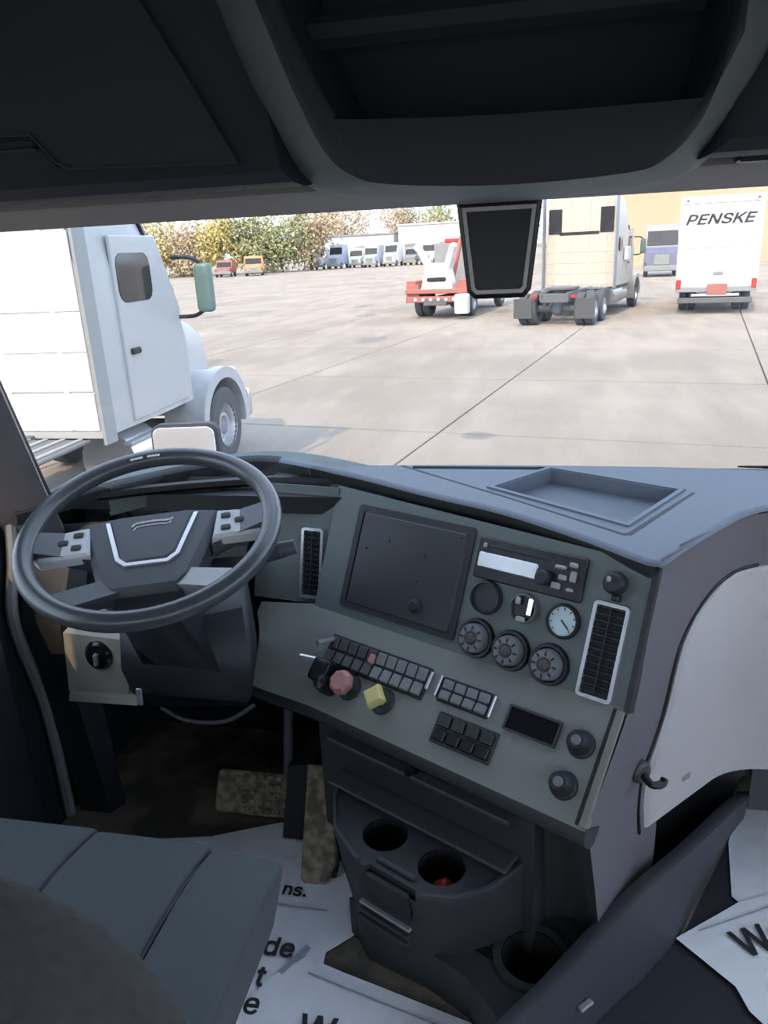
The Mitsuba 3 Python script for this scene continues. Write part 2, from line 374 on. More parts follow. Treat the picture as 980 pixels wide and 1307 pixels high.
        tk = obj('fuel_tank', put(cyl([s * 0.92, y0 + tank_y, 0.66], [s * 0.92, y1 - 0.95, 0.66], 0.30, 24)), ALU, t)
        obj('step', put(box([s * 1.18, y1 - 1.1, 0.84], [0.10, 0.9, 0.04], 0.01)), FAIR, tk)
    wf = loft([[(-hw + 0.12, y1 - 0.56, 2.98), (hw - 0.12, y1 - 0.56, 2.98), (hw - 0.12, y1 - 0.54, 3.0), (-hw + 0.12, y1 - 0.54, 3.0)],
               [(-hw + 0.10, y1 - 0.03, 2.20), (hw - 0.10, y1 - 0.03, 2.20), (hw - 0.10, y1 + 0.02, 2.24), (-hw + 0.10, y1 + 0.02, 2.24)]])
    obj('windshield', put(wf), WINDOW, t)
    # hood with fenders
    def hs(y, w, top, low):
        return [(a * w, y, low + (top - low) * b) for a, b in ((-1, 0), (1, 0), (1, 0.55), (0.92, 0.85), (0.75, 0.98), (0, 1.02), (-0.75, 0.98), (-0.92, 0.85), (-1, 0.55))]
    y2 = y1 + hood_len
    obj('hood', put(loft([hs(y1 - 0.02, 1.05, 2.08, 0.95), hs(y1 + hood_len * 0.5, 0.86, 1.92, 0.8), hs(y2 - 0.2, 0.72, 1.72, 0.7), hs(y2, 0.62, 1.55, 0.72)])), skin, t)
    yw = y1 + 0.82
    for s in (-1, 1):
        th = np.linspace(math.radians(-12), math.radians(200), 22)
        outer = np.c_[np.cos(th) * 0.70 + yw, np.sin(th) * 0.64 + 0.58]
        inner = np.c_[np.cos(th) * 0.60 + yw, np.sin(th) * 0.55 + 0.56][::-1]
        f = fr(ext(Polygon(np.vstack([outer, inner])), 0, 0.52), [s * (0.72 if s > 0 else 0.72), 0, 0], [0, 1, 0], [0, 0, 1], [s, 0, 0])
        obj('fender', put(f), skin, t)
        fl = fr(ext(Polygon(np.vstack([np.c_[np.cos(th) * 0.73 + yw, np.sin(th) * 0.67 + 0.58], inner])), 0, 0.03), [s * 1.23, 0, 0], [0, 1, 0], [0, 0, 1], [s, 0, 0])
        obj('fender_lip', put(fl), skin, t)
        obj('head_lamp', put(rbox([s * 0.98, y2 - 0.28, 1.05], [0.34, 0.2, 0.22], 0.06, 6)), ALU, t)
    wheels_pair(t, 1.10, yw, put)
    obj('front_axle', put(cyl([-1.0, yw, 0.5], [1.0, yw, 0.5], 0.09)), FRAMEM, t)
    obj('bumper', put(rbox([0, y2 + 0.05, 0.62], [2.4, 0.16, 0.40], 0.06, 6)), ALU, t)
    return t, put

t, put = tractor('white tractor truck parked close on the left, grey side extender beside its back wall', -5.17, 2.62, 0.0, 3.66, 1.95, 1.75, 3.5, WHITE, False, True, (0.13, 0.06), WHITE_SHADE, 0.45)
t, put = tractor('cream bobtail tractor truck with two dark windows high in its back wall', 0.42, 25.25, math.radians(16), 3.3, 3.4, 1.9, 4.0, CREAM, True, False)
for s in (-1, 1):
    w_ = obj('rear_window', put(box([s * 0.88, 3.27, 3.18], [0.44, 0.05, 0.80], 0.01)), BLACK, t)
obj('roof_gap', put(box([-0.05, 3.28, 2.78], [1.35, 0.04, 0.10], 0.01)), DARK, t)
obj('side_box', put(box([1.30, 4.9, 2.05], [0.12, 0.6, 0.45], 0.02)), WHITE, t)

# the white box truck
def box_truck():
    t = thing('box_truck', 'white box truck seen from behind, dark slanted lettering across its rear door', 'truck')
    put = lambda m: yard(m, 5.72, 27.9)
    obj('frame', put(box([0, 3.2, 0.72], [0.95, 6.4, 0.25], 0.02)), FRAMEM, t)
    obj('cargo_box', put(box([0, 3.05, 2.24], [2.5, 6.0, 2.96], 0.03)), WHITE, t)
    for s in (-1, 1):
        obj('corner_post', put(box([s * 1.20, 0.03, 2.24], [0.12, 0.09, 2.94], 0.012)), WHITE, t)
    obj('header', put(box([0, 0.03, 3.60], [2.3, 0.09, 0.22], 0.012)), WHITE, t)
    obj('sill', put(box([0, 0.02, 0.80], [2.5, 0.12, 0.16], 0.012)), FAIR, t)
    d = obj('roll_door', put(box([0, 0.045, 2.18], [2.26, 0.02, 2.62])), WHITE, t)
    for k in range(6):
        obj('slat', put(box([0, 0.03, 1.09 + k * 0.437], [2.25, 0.02, 0.427], 0.005)), WHITE, d)
    sh = np.eye(4); sh[0, 1] = 0.28
    tm = meshkit.text_mesh('PENSKE', 0.30, 0.012, bold=True); tm.apply_transform(sh)
    tm.apply_scale([1.30, 1, 1]); w_ = tm.extents[0]
    obj('lettering', put(fr(tm, [-w_ / 2 - 0.05, 0.019, 2.86], [1, 0, 0], [0, 0, 1], [0, -1, 0])), INK, d, False, 'dark slanted capitals reading PENSKE')
    tm = meshkit.text_mesh('Truck Rental', 0.12, 0.012); w_ = tm.extents[0]
    obj('lettering', put(fr(tm, [-w_ / 2, 0.019, 2.63], [1, 0, 0], [0, 0, 1], [0, -1, 0])), GREYLINE, d, False, 'small grey line of lettering')
    obj('stripe', put(box([0, 0.018, 2.12], [2.0, 0.012, 0.035])), GREYLINE, d)
    obj('handle', put(box([0.05, -0.01, 1.32], [0.30, 0.06, 0.10], 0.015)), FAIR, d)
    obj('ramp_end', put(box([0, -0.02, 0.62], [1.5, 0.10, 0.10], 0.02)), ALU, t)
    obj('bumper', put(box([0, -0.04, 0.45], [2.3, 0.12, 0.18], 0.02)), FRAMEM, t)
    obj('plate_box', put(box([0.05, -0.06, 0.80], [0.62, 0.05, 0.36], 0.02)), REDT, t, 30, 'red plate in the middle of the sill')
    for s in (-1, 1):
        obj('tail_lamp', put(box([s * 1.16, -0.05, 0.98], [0.16, 0.05, 0.30], 0.015)), LAMPR, t)
        obj('side_lamp', put(box([s * 1.05, -0.05, 3.6], [0.08, 0.04, 0.05], 0.01)), LAMPR, t)
    wheels_pair(t, 1.02, 1.9, put, 0.48, 0.26, True)
    wheels_pair(t, 1.02, 7.0, put, 0.48, 0.26)
    obj('axle', put(cyl([-0.9, 1.9, 0.48], [0.9, 1.9, 0.48], 0.1)), FRAMEM, t)
    obj('cab', put(loft([[(-1.05, 6.1, 0.7), (1.05, 6.1, 0.7), (1.05, 6.1, 2.5), (-1.05, 6.1, 2.5)], [(-1.05, 7.2, 0.7), (1.05, 7.2, 0.7), (1.0, 7.2, 2.4), (-1.0, 7.2, 2.4)], [(-1.05, 7.9, 0.6), (1.05, 7.9, 0.6), (1.0, 7.9, 1.6), (-1.0, 7.9, 1.6)], [(-1.0, 8.8, 0.6), (1.0, 8.8, 0.6), (0.9, 8.8, 1.35), (-0.9, 8.8, 1.35)]])), WHITE, t)
box_truck()

# red wrecker with white booms
def wrecker():
    t = thing('tow_truck', 'red tow truck with white boom arms standing in the middle of the yard', 'truck')
    put = lambda m: yard(m, -3.85, 29.0)
    obj('chassis', put(box([0, 3.4, 0.62], [0.9, 6.8, 0.26], 0.02)), FRAMEM, t)
    b = obj('bed', put(cat(box([0, 1.6, 1.00], [2.4, 3.0, 0.16], 0.02), box([-1.02, 1.7, 1.16], [0.38, 2.8, 0.46], 0.03), box([1.02, 1.7, 1.16], [0.38, 2.8, 0.46], 0.03))), REDT, t)
    for s in (-1, 1):
        obj('tool_door', put(box([s * 0.95, 0.27, 1.0], [0.50, 0.05, 0.52], 0.02)), REDT, b)
    obj('tailboard', put(box([0, 0.06, 0.72], [2.3, 0.10, 0.22], 0.02)), REDT, t)
    for k in range(6):
        obj('lamp', put(cyl([-0.75 + k * 0.3, 0.02, 0.72], [-0.75 + k * 0.3, -0.03, 0.72], 0.06, 14)), WHITE, t)
    obj('boom_housing', put(loft([[(-0.62, 0.25, 1.05), (0.62, 0.25, 1.05), (0.62, 0.9, 1.05), (-0.62, 0.9, 1.05)], [(-0.42, 0.4, 2.0), (0.42, 0.4, 2.0), (0.42, 0.85, 2.0), (-0.42, 0.85, 2.0)]])), WHITE, t)
    obj('winch', put(box([0, 0.30, 1.42], [0.72, 0.18, 0.14], 0.03)), DARK, t)
    for s in (-1, 1):
        obj('boom', put(tube([(s * 0.32, 0.6, 1.75), (s * 0.62, 0.3, 2.45), (s * 0.74, 0.15, 2.62)], [0.16, 0.14, 0.12], 6)), WHITE, t)
    obj('mast', put(tube([(0.35, 1.0, 1.1), (0.75, 1.1, 2.9)], 0.08, 8)), REDT, t)
    obj('cab', put(loft([[(-1.1, 3.4, 0.8), (1.1, 3.4, 0.8), (1.1, 3.4, 2.7), (-1.1, 3.4, 2.7)], [(-1.1, 5.2, 0.8), (1.1, 5.2, 0.8), (1.0, 4.8, 2.6), (-1.0, 4.8, 2.6)], [(-1.0, 6.6, 0.7), (1.0, 6.6, 0.7), (0.9, 6.6, 1.6), (-0.9, 6.6, 1.6)]])), FAIR, t)
    obj('light_bar', put(box([0, 3.8, 2.78], [1.5, 0.3, 0.16], 0.04)), LAMPR, t)
    obj('side_tank', put(rbox([1.08, -0.05, 0.55], [0.52, 0.4, 0.72], 0.08, 6)), WHITE, t)
    wheels_pair(t, 1.0, 1.4, put, 0.5, 0.28, True)
    wheels_pair(t, 1.02, 5.8, put, 0.5, 0.28)
wrecker()

# far vehicles
def far_truck(name, label, x, y, head, m, group=None, h=3.2, w=2.4, front=True, category='truck'):
    t = thing(name, label, category, group)
    put = lambda q: yard(q, x, y, head)
    s = lambda yy, w_, lo, hi: [(-w_, yy, lo), (w_, yy, lo), (w_ * 0.93, yy, hi), (-w_ * 0.93, yy, hi)]
    obj('cab', put(loft([s(-1.7, w * 0.40, 0.6, h * 0.46), s(-0.6, w * 0.46, 0.6, h * 0.56), s(-0.55, w * 0.5, 0.6, h * 0.58), s(0.0, w * 0.5, 0.6, h), s(2.4, w * 0.5, 0.7, h)])), m, t, 25)
    obj('windshield', put(loft([[(-w * 0.43, -0.56, h * 0.60), (w * 0.43, -0.56, h * 0.60), (w * 0.43, -0.50, h * 0.60), (-w * 0.43, -0.50, h * 0.60)], [(-w * 0.41, -0.18, h * 0.88), (w * 0.41, -0.18, h * 0.88), (w * 0.41, -0.12, h * 0.88), (-w * 0.41, -0.12, h * 0.88)]])), WINDOW, t)
    obj('grille', put(box([0, -1.72, h * 0.33], [w * 0.42, 0.08, h * 0.2], 0.03)), FAIR, t)
    obj('bumper', put(box([0, -1.75, 0.55], [w * 0.95, 0.2, 0.36], 0.05)), FAIR, t)
    wheels_pair(t, w * 0.42, -1.0, put, 0.48, 0.28)
    wheels_pair(t, w * 0.42, 1.9, put, 0.48, 0.28)
row = [('white', WHITE, 3.4), ('pale blue', BLUEW, 3.7), ('white', WHITE, 3.0), ('pale blue', BLUEW, 3.3), ('white', WHITE, 3.6), ('dark grey', FAIR, 2.8), ('white', WHITE, 3.4), ('white', CREAM, 3.1)]
order = ['leftmost', 'second', 'third', 'fourth', 'fifth', 'sixth', 'seventh', 'rightmost']
for k, (c, m, h) in enumerate(row):
    far_truck('far_truck', f'{c} truck parked facing us across the yard, {order[k]} of the far row', -35.5 + k * 3.0, 127 + rnd.uniform(-2, 2), rnd.uniform(-0.1, 0.3), m, 'trucks parked in the far row', h)
far_truck('far_truck', 'bluish grey truck facing us between the cream tractor and the white box truck', 8.05, 57.0, 0.12, PURPLE, None, 3.3, 2.3)
far_truck('utility_truck', 'orange truck parked under the yellow trees at the left far edge', -38.9, 104.5, -0.3, ORANGE, None, 2.6, 2.6)
far_truck('utility_truck', 'dull red truck under the trees beside the orange one', -43.2, 104.5, -0.2, REDT, None, 2.2, 2.4)

# buildings behind the trucks
def building(label, c, s, m, roofm, nwin):
    t = thing('building', label, 'building')
    put = lambda q: fr(q, [c[0], c[1], 0], YX, YY, ZZ)
    obj('wall', put(box([0, 0, s[2] / 2], s)), m, t, False)
    obj('roof', put(box([0, 0, s[2] + 0.15], [s[0] + 0.5, s[1] + 0.5, 0.3], 0.05)), roofm, t, False)
    for k in range(nwin):
        obj('dock_door', put(box([-s[0] / 2 + (k + 0.5) * s[0] / nwin, -s[1] / 2 - 0.02, 1.9], [2.6, 0.08, 3.0], 0.03)), FAIR, t)
building('tan flat-roofed building behind the white box truck', (16.5, 84, 0), (22.0, 12.0, 7.6), TANW, PALEW, 4)
building('low pale pinkish building beyond the red tow truck', (-14.5, 150, 0), (20.0, 14.0, 6.5), PALEW, WHITE, 4)
building('long white shed behind the far row of trucks', (-34, 152, 0), (17.0, 10.0, 5.2), WHITE, FAIR, 4)

# trees along the far edge
def tree(x, y, h, w, leaf, label):
    t = thing('tree', label, 'tree')
    tr = [tube(bez([(x, y, -0.1), (x + rnd.uniform(-.2, .2), y, h * 0.3), (x + rnd.uniform(-.4, .4), y, h * 0.62)], 4), np.linspace(0.24, 0.08, 9), 7)]
    for k in range(5):
        a, zz = rnd.uniform(0, 6.28), h * rnd.uniform(0.28, 0.5)
        tr.append(tube([(x, y, zz), (x + math.cos(a) * w * 0.33, y + math.sin(a) * w * 0.33, zz + h * 0.24)], [0.09, 0.03], 5))
    obj('trunk', cat(tr), BARK, t)
    N = 3400
    cl = rng.normal(size=(26, 3)); cl /= np.linalg.norm(cl, axis=1, keepdims=True); cl *= rng.uniform(0.3, 1.0, (26, 1))
    c = cl[rng.integers(0, 26, N)] + rng.normal(size=(N, 3)) * 0.20
    c = c * [w * 0.56, w * 0.56, h * 0.50] + [x, y, h * 0.55]
    c[:, 2] = np.maximum(c[:, 2], 0.25)
    a, b = rng.normal(size=(2, N, 3)); a /= np.linalg.norm(a, axis=1, keepdims=True)
    b -= a * (a * b).sum(1, keepdims=True); b /= np.linalg.norm(b, axis=1, keepdims=True)
    s = rng.uniform(0.18, 0.38, (N, 1))
    V = np.stack([c - a * s, c + b * s * 0.55, c + a * s, c - b * s * 0.55], 1).reshape(-1, 3)
    i = np.arange(N)[:, None] * 4
    obj('crown', trimesh.Trimesh(V, np.vstack([i + [0, 1, 2], i + [0, 2, 3]]), process=False), leaf, t, False)
TREES = [(-64, 112, 8.6, 9, LEAFY, 'golden yellow tree at the left end of the tree row, beside the parked tractor'), (-58, 113, 8.4, 8, LEAFY, 'second yellow tree from the left end of the tree row'),
         (-52.5, 114, 8.0, 7.5, LEAFB, 'tawny tree behind the dull red truck'), (-47.5, 114, 7.8, 7, LEAFY, 'pale yellow tree left of the orange truck'),
         (-43.5, 116, 8.2, 7.5, LEAFG, 'green tree behind the orange truck'), (-39, 117, 8.4, 8, LEAFG, 'bushy olive green tree right of the orange truck'),
         (-35.5, 121, 8.8, 7, LEAFB, 'brown tree at the right end of the near tree row'), (-40, 165, 14, 13, LEAFB, 'tan tree rising behind the long white shed'),
         (-29, 168, 13.0, 12, LEAFB, 'tan tree behind the right end of the white shed'), (-22, 172, 12.0, 12, LEAFG, 'hazy green tree between the shed and the pink building'), (-8, 175, 10, 12, LEAFG, 'hazy green tree behind the pink building'),
         (-70, 116, 8.0, 9, LEAFG, 'green tree hidden mostly behind the parked tractor')]
for a in TREES:
    tree(*a)

# ================================================================== OWN TRUCK, OUTSIDE
hk = thing('truck_hood', 'pale hood of the truck we sit in, sloping away under the windshield', 'hood')
def hsec(y, w, z):
    return [(a * w, y, 0.9 + (z - 0.9) * b) for a, b in ((-1, 0), (1, 0), (1, 0.6), (0.9, 0.88), (0.6, 0.985), (0, 1.0), (-0.6, 0.985), (-0.9, 0.88), (-1, 0.6))]
obj('hood_shell', loft([hsec(1.83, 1.10, 1.84), hsec(2.3, 1.02, 1.70), hsec(2.9, 0.9, 1.56), hsec(3.3, 0.75, 1.36)]), HAND, hk)
for s in (-1, 1):
    th = np.linspace(0, math.pi, 16)
    f = Polygon(np.vstack([np.c_[np.cos(th) * 0.68 + 2.55, np.sin(th) * 0.66 + 0.55], np.c_[np.cos(th) * 0.58 + 2.55, np.sin(th) * 0.57 + 0.55][::-1]]))
    obj('fender', fr(ext(f, 0, 0.40), [s * 0.82, 0, 0], [0, 1, 0], [0, 0, 1], [s, 0, 0]), HAND, hk)
    obj('wheel', at(wheel_mesh(0.5, 0.28), [s * 1.05, 2.55, 0.5]), TYRE, hk)
mk = thing('hood_mirror', 'small square chrome mirror on the left fender, just above the steering wheel rim', 'mirror')
MO = np.array([-1.265, 2.5, 1.885])
mn = np.array([0.14, -0.985, 0.06]); mn /= np.linalg.norm(mn); mx = np.cross([0, 0, 1], -mn); mx = np.cross(ZZ, mn); mx /= np.linalg.norm(mx); my = np.cross(mn, mx)
obj('housing', fr(cbev(rrect(-0.125, -0.13, 0.125, 0.10, 0.035), -0.05, 0.0, 0.012), MO, mx, my, mn), DARK, mk)
obj('glass', fr(cbev(rrect(-0.115, -0.12, 0.115, 0.09, 0.03), -0.002, 0.004, 0.002), MO, mx, my, mn), MIRROR, mk)
obj('bracket', tube(bez([MO - mn * 0.04 - [0, 0, 0.1], MO + [0.05, 0.06, -0.35], [-1.14, 2.55, 1.17]], 6), 0.016), DARK, mk)
for s, nm in ((1, 'black wiper lying at the foot of the windshield on the right'), (-1, 'black wiper at the foot of the windshield behind the steering wheel')):
    w_ = thing('wiper', nm, 'wiper')
    P = [(s * 0.95 - (0.25 if s < 0 else 0), 1.66 if s > 0 else 1.64, 2.062), (s * 0.70, 1.64, 2.082), (s * 0.42, 1.665, 2.080)] if s > 0 else [(-0.95, 1.58, 2.05), (-0.7, 1.64, 2.055), (-0.45, 1.67, 2.05)]
    obj('blade', tube(bez(P, 5), np.r_[np.linspace(0.004, 0.008, 6), np.linspace(0.008, 0.002, 5)], 6), BLACK, w_)
    obj('arm', tube(bez([np.array(P[0]) + [0.1, 0.10, 0.0], np.array(P[1]) + [0.05, 0.03, 0.014], np.array(P[1]) + [-0.03, 0.004, 0.006]], 4), 0.006, 6), BLACK, w_)

# ================================================================== THE CAB SHELL
FZ = 1.25
def windy(x):
    return 1.60 - 0.21 * (np.abs(x) / 1.03) ** 3
struct('floor', box([0, 0.45, FZ - 0.03], [2.36, 2.8, 0.06]), FLOORM, 'dusty dark brown rubber floor of the cab')
struct('ceiling', cat(box([0, 0.1, 3.23], [2.36, 2.3, 0.06])), LINING, 'grey roof lining of the cab')
ADDED_RWIN = [rrect(-0.98, 1.98, -0.12, 2.62, 0.06), rrect(0.12, 1.98, 0.98, 2.62, 0.06)]  # unseen rear openings, added to let more light into the cab
struct('wall_back', fr(ext(sbox(-1.18, 1.2, 1.18, 3.2).difference(ADDED_RWIN[0]).difference(ADDED_RWIN[1]), 0, 0.06), [0, -0.95, 0], [1, 0, 0], ZZ, [0, -1, 0]), LINING, 'grey padded rear wall of the cab behind the seats')
SIDE = Polygon([(-0.95, FZ), (1.75, FZ), (1.75, 1.98), (1.40, 2.06), (1.10, 2.66), (1.10, 3.2), (-0.95, 3.2)])
WIN = Polygon([(0.36, 1.94), (1.24, 1.98), (1.26, 2.06), (1.02, 2.60), (0.36, 2.66)])
ADDED_PEEP = rrect(0.42, 1.36, 1.12, 1.76, 0.05)  # unseen low door opening, added to brighten the paper on the floor
WINR = Polygon([(-0.05, 1.90), (1.24, 1.94), (1.26, 2.06), (1.02, 2.62), (-0.05, 2.68)])
ADDED_BUNK = rrect(-0.80, 1.95, -0.12, 2.62, 0.06)  # unseen side openings behind the seats, added as fill light
def side_wall_mesh(s, hole):
    return fr(ext(SIDE.difference(hole).difference(ADDED_BUNK), 0, 0.05), [s * 1.13, 0, 0], [0, 1, 0], [0, 0, 1], [s, 0, 0])
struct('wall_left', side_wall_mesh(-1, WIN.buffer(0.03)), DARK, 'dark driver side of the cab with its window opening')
struct('wall_right', side_wall_mesh(1, WINR.buffer(0.03).union(ADDED_PEEP)), SIDEW, 'grey passenger side of the cab with its door window and an added low window for light')
def pane(poly, O, X, Y):
    P = np.array(poly.exterior.coords)[:-1]
    V = np.asarray(O) + P[:, :1] * np.asarray(X) + P[:, 1:] * np.asarray(Y)
    return trimesh.Trimesh(V, [[0, i, i + 1] for i in range(1, len(V) - 1)], process=False)
struct('window_2', pane(WIN.buffer(0.04, join_style=2), [-1.155, 0, 0], [0, 1, 0], [0, 0, 1]), 'mat_glass', 'clear window of the closed driver door', False)
for k_, s_ in ((4, -1), (5, 1)):
    struct(f'window_{k_}', pane(ADDED_BUNK.buffer(0.02), [s_ * 1.155, 0, 0], [0, 1, 0], [0, 0, 1]), 'mat_glass', f'clear {"left" if s_ < 0 else "right"} side window behind the seats, added for light', False)
for k_, w_ in ((6, ADDED_RWIN[0]), (7, ADDED_RWIN[1])):
    struct(f'window_{k_}', pane(w_.buffer(0.02), [0, -0.98, 0], [1, 0, 0], [0, 0, 1]), 'mat_glass', f'clear {"left" if k_ == 6 else "right"} window added in the rear wall for light', False)
struct('window_3', pane(WINR.buffer(0.04, join_style=2), [1.155, 0, 0], [0, 1, 0], [0, 0, 1]), 'mat_glass', 'clear window of the closed passenger door', False)
struct('window_8', pane(ADDED_PEEP.buffer(0.02), [1.155, 0, 0], [0, 1, 0], [0, 0, 1]), 'mat_glass', 'small low window added in the passenger door for light', False)
struct('wall_front', cat(box([0, 1.78, 1.60], [2.36, 0.05, 0.78]), box([0, 1.66, 2.02], [2.30, 0.26, 0.04])), DARK, 'dark firewall and cowl in front of the pedals')
xs = np.linspace(-1.06, 1.06, 25)
bot = np.c_[xs, windy(xs) + 0.045, np.full(25, 2.055)]
top = np.c_[xs * 0.93, 1.235 - 0.10 * np.abs(xs / 1.06) ** 3, np.full(25, 2.655)]
gl = np.array([bot * (1 - t_) + top * t_ + np.array([0, 0.035, 0.01]) * math.sin(t_ * math.pi) for t_ in np.linspace(0, 1, 7)])
struct('window_1', loft(gl, closed=False), 'mat_glass', 'wide clear windshield', True)
taken.add('window_1')
obj('gasket', tube(np.vstack([bot, top[::-1]]) , 0.012, 6, True), BLACK, 'window_1')
# pillars
for s, nm in ((-1, 'trim_1'), (1, 'trim_2')):
    a = [np.array([s * 1.045, 1.43, 1.98]), np.array([s * 1.03, 1.37, 2.10]), np.array([s * 0.985, 1.23, 2.38]), np.array([s * 0.94, 1.09, 2.67])]
    secs = []
    for p in a:
        w = np.array([s * 0.085, -0.075, 0]); q = np.array([s * 0.03, 0.045, 0])
        secs.append([p, p + q * 0.6, p + q + w * 0.5, p + w + q * 0.5, p + w, p + w * 0.5 - q * 0.25])
    struct(nm, loft(secs), SIDEW, f'grey windshield pillar trim on the {"left" if s < 0 else "right"}')
# grey header strip above the windshield
hp = [(1.03, 2.632), (1.032, 2.626), (1.05, 2.623), (1.13, 2.617), (1.205, 2.6085), (1.225, 2.609), (1.25, 2.63), (1.03, 2.64)]
struct('trim_3', loft([[(x, a, b) for a, b in hp] for x in (-1.0, 1.0)]), TRIM, 'grey header strip along the top of the windshield')
struct('trim_4', cat(box([0, 1.19, 2.95], [2.2, 0.10, 0.58]), box([0, 1.07, 2.652], [2.2, 0.14, 0.012])), DARK, 'dark lining behind the overhead bins')
# left door seal and door panel
dk = struct('door_1', loft([[(-1.125, a, b) for a, b in ((0.25, 1.32), (1.27, 1.32), (1.25, 1.97), (0.25, 1.97))], [(-1.085, a, b) for a, b in ((0.30, 1.36), (1.22, 1.36), (1.20, 1.93), (0.30, 1.93))]]), DARK, 'dark driver door panel at the left edge')
taken.add('door_1')
obj('armrest', rbox([-1.05, 0.75, 1.86], [0.12, 0.75, 0.09], 0.03, 6), DARK, 'door_1')
struct('trim_5', tube(bez([(-1.115, 1.365, 2.10), (-1.112, 1.33, 1.95), (-1.112, 1.292, 1.82), (-1.112, 1.33, 1.58), (-1.112, 1.335, 1.27)], 6), 0.013, 8), SATIN, 'grey rubber door seal at the left edge')

# ================================================================== DASHBOARD
db = thing('dashboard', 'dark grey wraparound dashboard with vents, gauges and switch rows', 'dashboard')
NH = np.array([-0.459, -0.889, 0]); PU = np.array([0.8886, -0.4587, 0])
def pframe(O, ang, U_=PU, N_=NH):
    a = math.radians(ang)
    v = np.array([N_[0] * math.sin(a), N_[1] * math.sin(a), -math.cos(a)])
    n = np.cross(U_, -v)
    return (lambda m, O=O, U_=U_, v=v, n=n: fr(m, O, U_, -v, n)), v, n
TL = np.array([-0.431, 1.532, 2.03])
P1, v1, n1 = pframe(TL, 24)
O2 = TL + v1 * 0.235
P2, v2, n2 = pframe(O2, 45)
def pt(O, v, n, a, b, c=0.0):
    return O + PU * a + v * b + n * c
# local coordinates on the panels: a to the right, b down, so polygons use (a, -b)
def R_(a0, b0, a1, b1, r=0.004):
    return rrect(a0, -b1, a1, -b0, r)

def topz(x, y):
    return 2.06 + 0.105 * (y - 1.30)
# dash top: rear edge from the left pillar round the driver to the passenger side
rear = bez([(-1.08, 1.33), (-0.95, 1.475), (-0.78, 1.60), (-0.626, 1.648), (-0.412, 1.562), (-0.214, 1.458), (-0.06, 1.382), (0.08, 1.285), (0.165, 1.215), (0.192, 1.199), (0.210, 1.208),
            (0.257, 1.268), (0.33, 1.352), (0.376, 1.397), (0.44, 1.428), (0.56, 1.44), (1.08, 1.44)], 6)
frontx = np.linspace(1.08, -1.08, 30)
front = np.c_[frontx, windy(frontx) + 0.02]
front[:, 1] = np.maximum(front[:, 1], np.interp(front[:, 0], [-1.08, -0.95, 0.9, 1.08], [1.38, 1.5, 1.45, 1.45]))
tray = Polygon([(-0.080, 1.492), (0.031, 1.590), (0.268, 1.487), (0.160, 1.339)])
slot = Polygon([(-0.27, 1.588), (-0.27, 1.606), (0.02, 1.606), (0.02, 1.588)])
topoly = Polygon(np.vstack([rear, front])).buffer(0)
def drape(m, dz=0.0):
    m = m.copy(); m.vertices[:, 2] += topz(m.vertices[:, 0], m.vertices[:, 1]) + dz; return m
def deck(poly, z0, z1):
    return drape(ext(poly, z0, z1))
LEFT = sbox(-2, 0, -0.585, 3)
pad_ = topoly.buffer(-0.006)
obj('top_pad', deck(pad_.difference(tray.buffer(0.006, join_style=2)).difference(slot).difference(LEFT), -0.006, 0.0), TOPP, db, False)
obj('hood_pad', deck(pad_.intersection(LEFT), -0.006, 0.002), BROW, db, False, 'black pad over the instruments')
# rounded rear edge and the dark lip under it
def edge_sweep(line, prof):
    L = np.asarray(line)
    t_ = np.gradient(L, axis=0); t_ /= np.linalg.norm(t_, axis=1, keepdims=True)
    nn = np.c_[t_[:, 1], -t_[:, 0]]
    return loft([np.c_[L + nn * d, topz(L[:, 0], (L + nn * d)[:, 1]) + z] for d, z in prof], closed=False)
nr = 9 * 6 + 2
i_l = int(np.argmin(np.abs(rear[:40, 0] + 0.585)))
obj('hood_edge', edge_sweep(rear[:i_l + 1], [(-0.012, 0.002), (-0.004, 0.0), (0.002, -0.003), (0.004, -0.007)]), BROW, db, 60)
obj('top_edge', edge_sweep(rear[i_l:], [(-0.012, 0.0), (-0.004, -0.0005), (0.002, -0.003), (0.004, -0.007)]), TOPP, db, 60)
obj('brow', cat(edge_sweep(rear[:nr], [(0.004, -0.007), (0.003, -0.012), (-0.006, -0.034), (-0.012, -0.036), (-0.06, -0.036)])), BROW, db, 40)
trk = obj('tray', cat(deck(tray.buffer(0.005, join_style=2), -0.034, -0.030), deck(tray.buffer(0.007, join_style=2).difference(tray.buffer(0.0, join_style=2)), -0.034, 0.0005)), TOPP, db, False)
obj('tray_rim', deck(tray.buffer(0.012, join_style=2).difference(tray.buffer(0.003, join_style=2)), -0.002, 0.0035), TOPP, db, False)
obj('seam', deck(Polygon([(-0.297, 1.604), (-0.056, 1.440), (0.152, 1.290), (0.166, 1.292), (0.302, 1.478), (0.297, 1.481), (0.160, 1.300), (0.152, 1.298), (-0.056, 1.446), (-0.293, 1.608)]), -0.003, 0.0006), BROW, db, False)
obj('defrost_slot', deck(slot.buffer(0.002), -0.03, -0.018), BLACK, db, False)

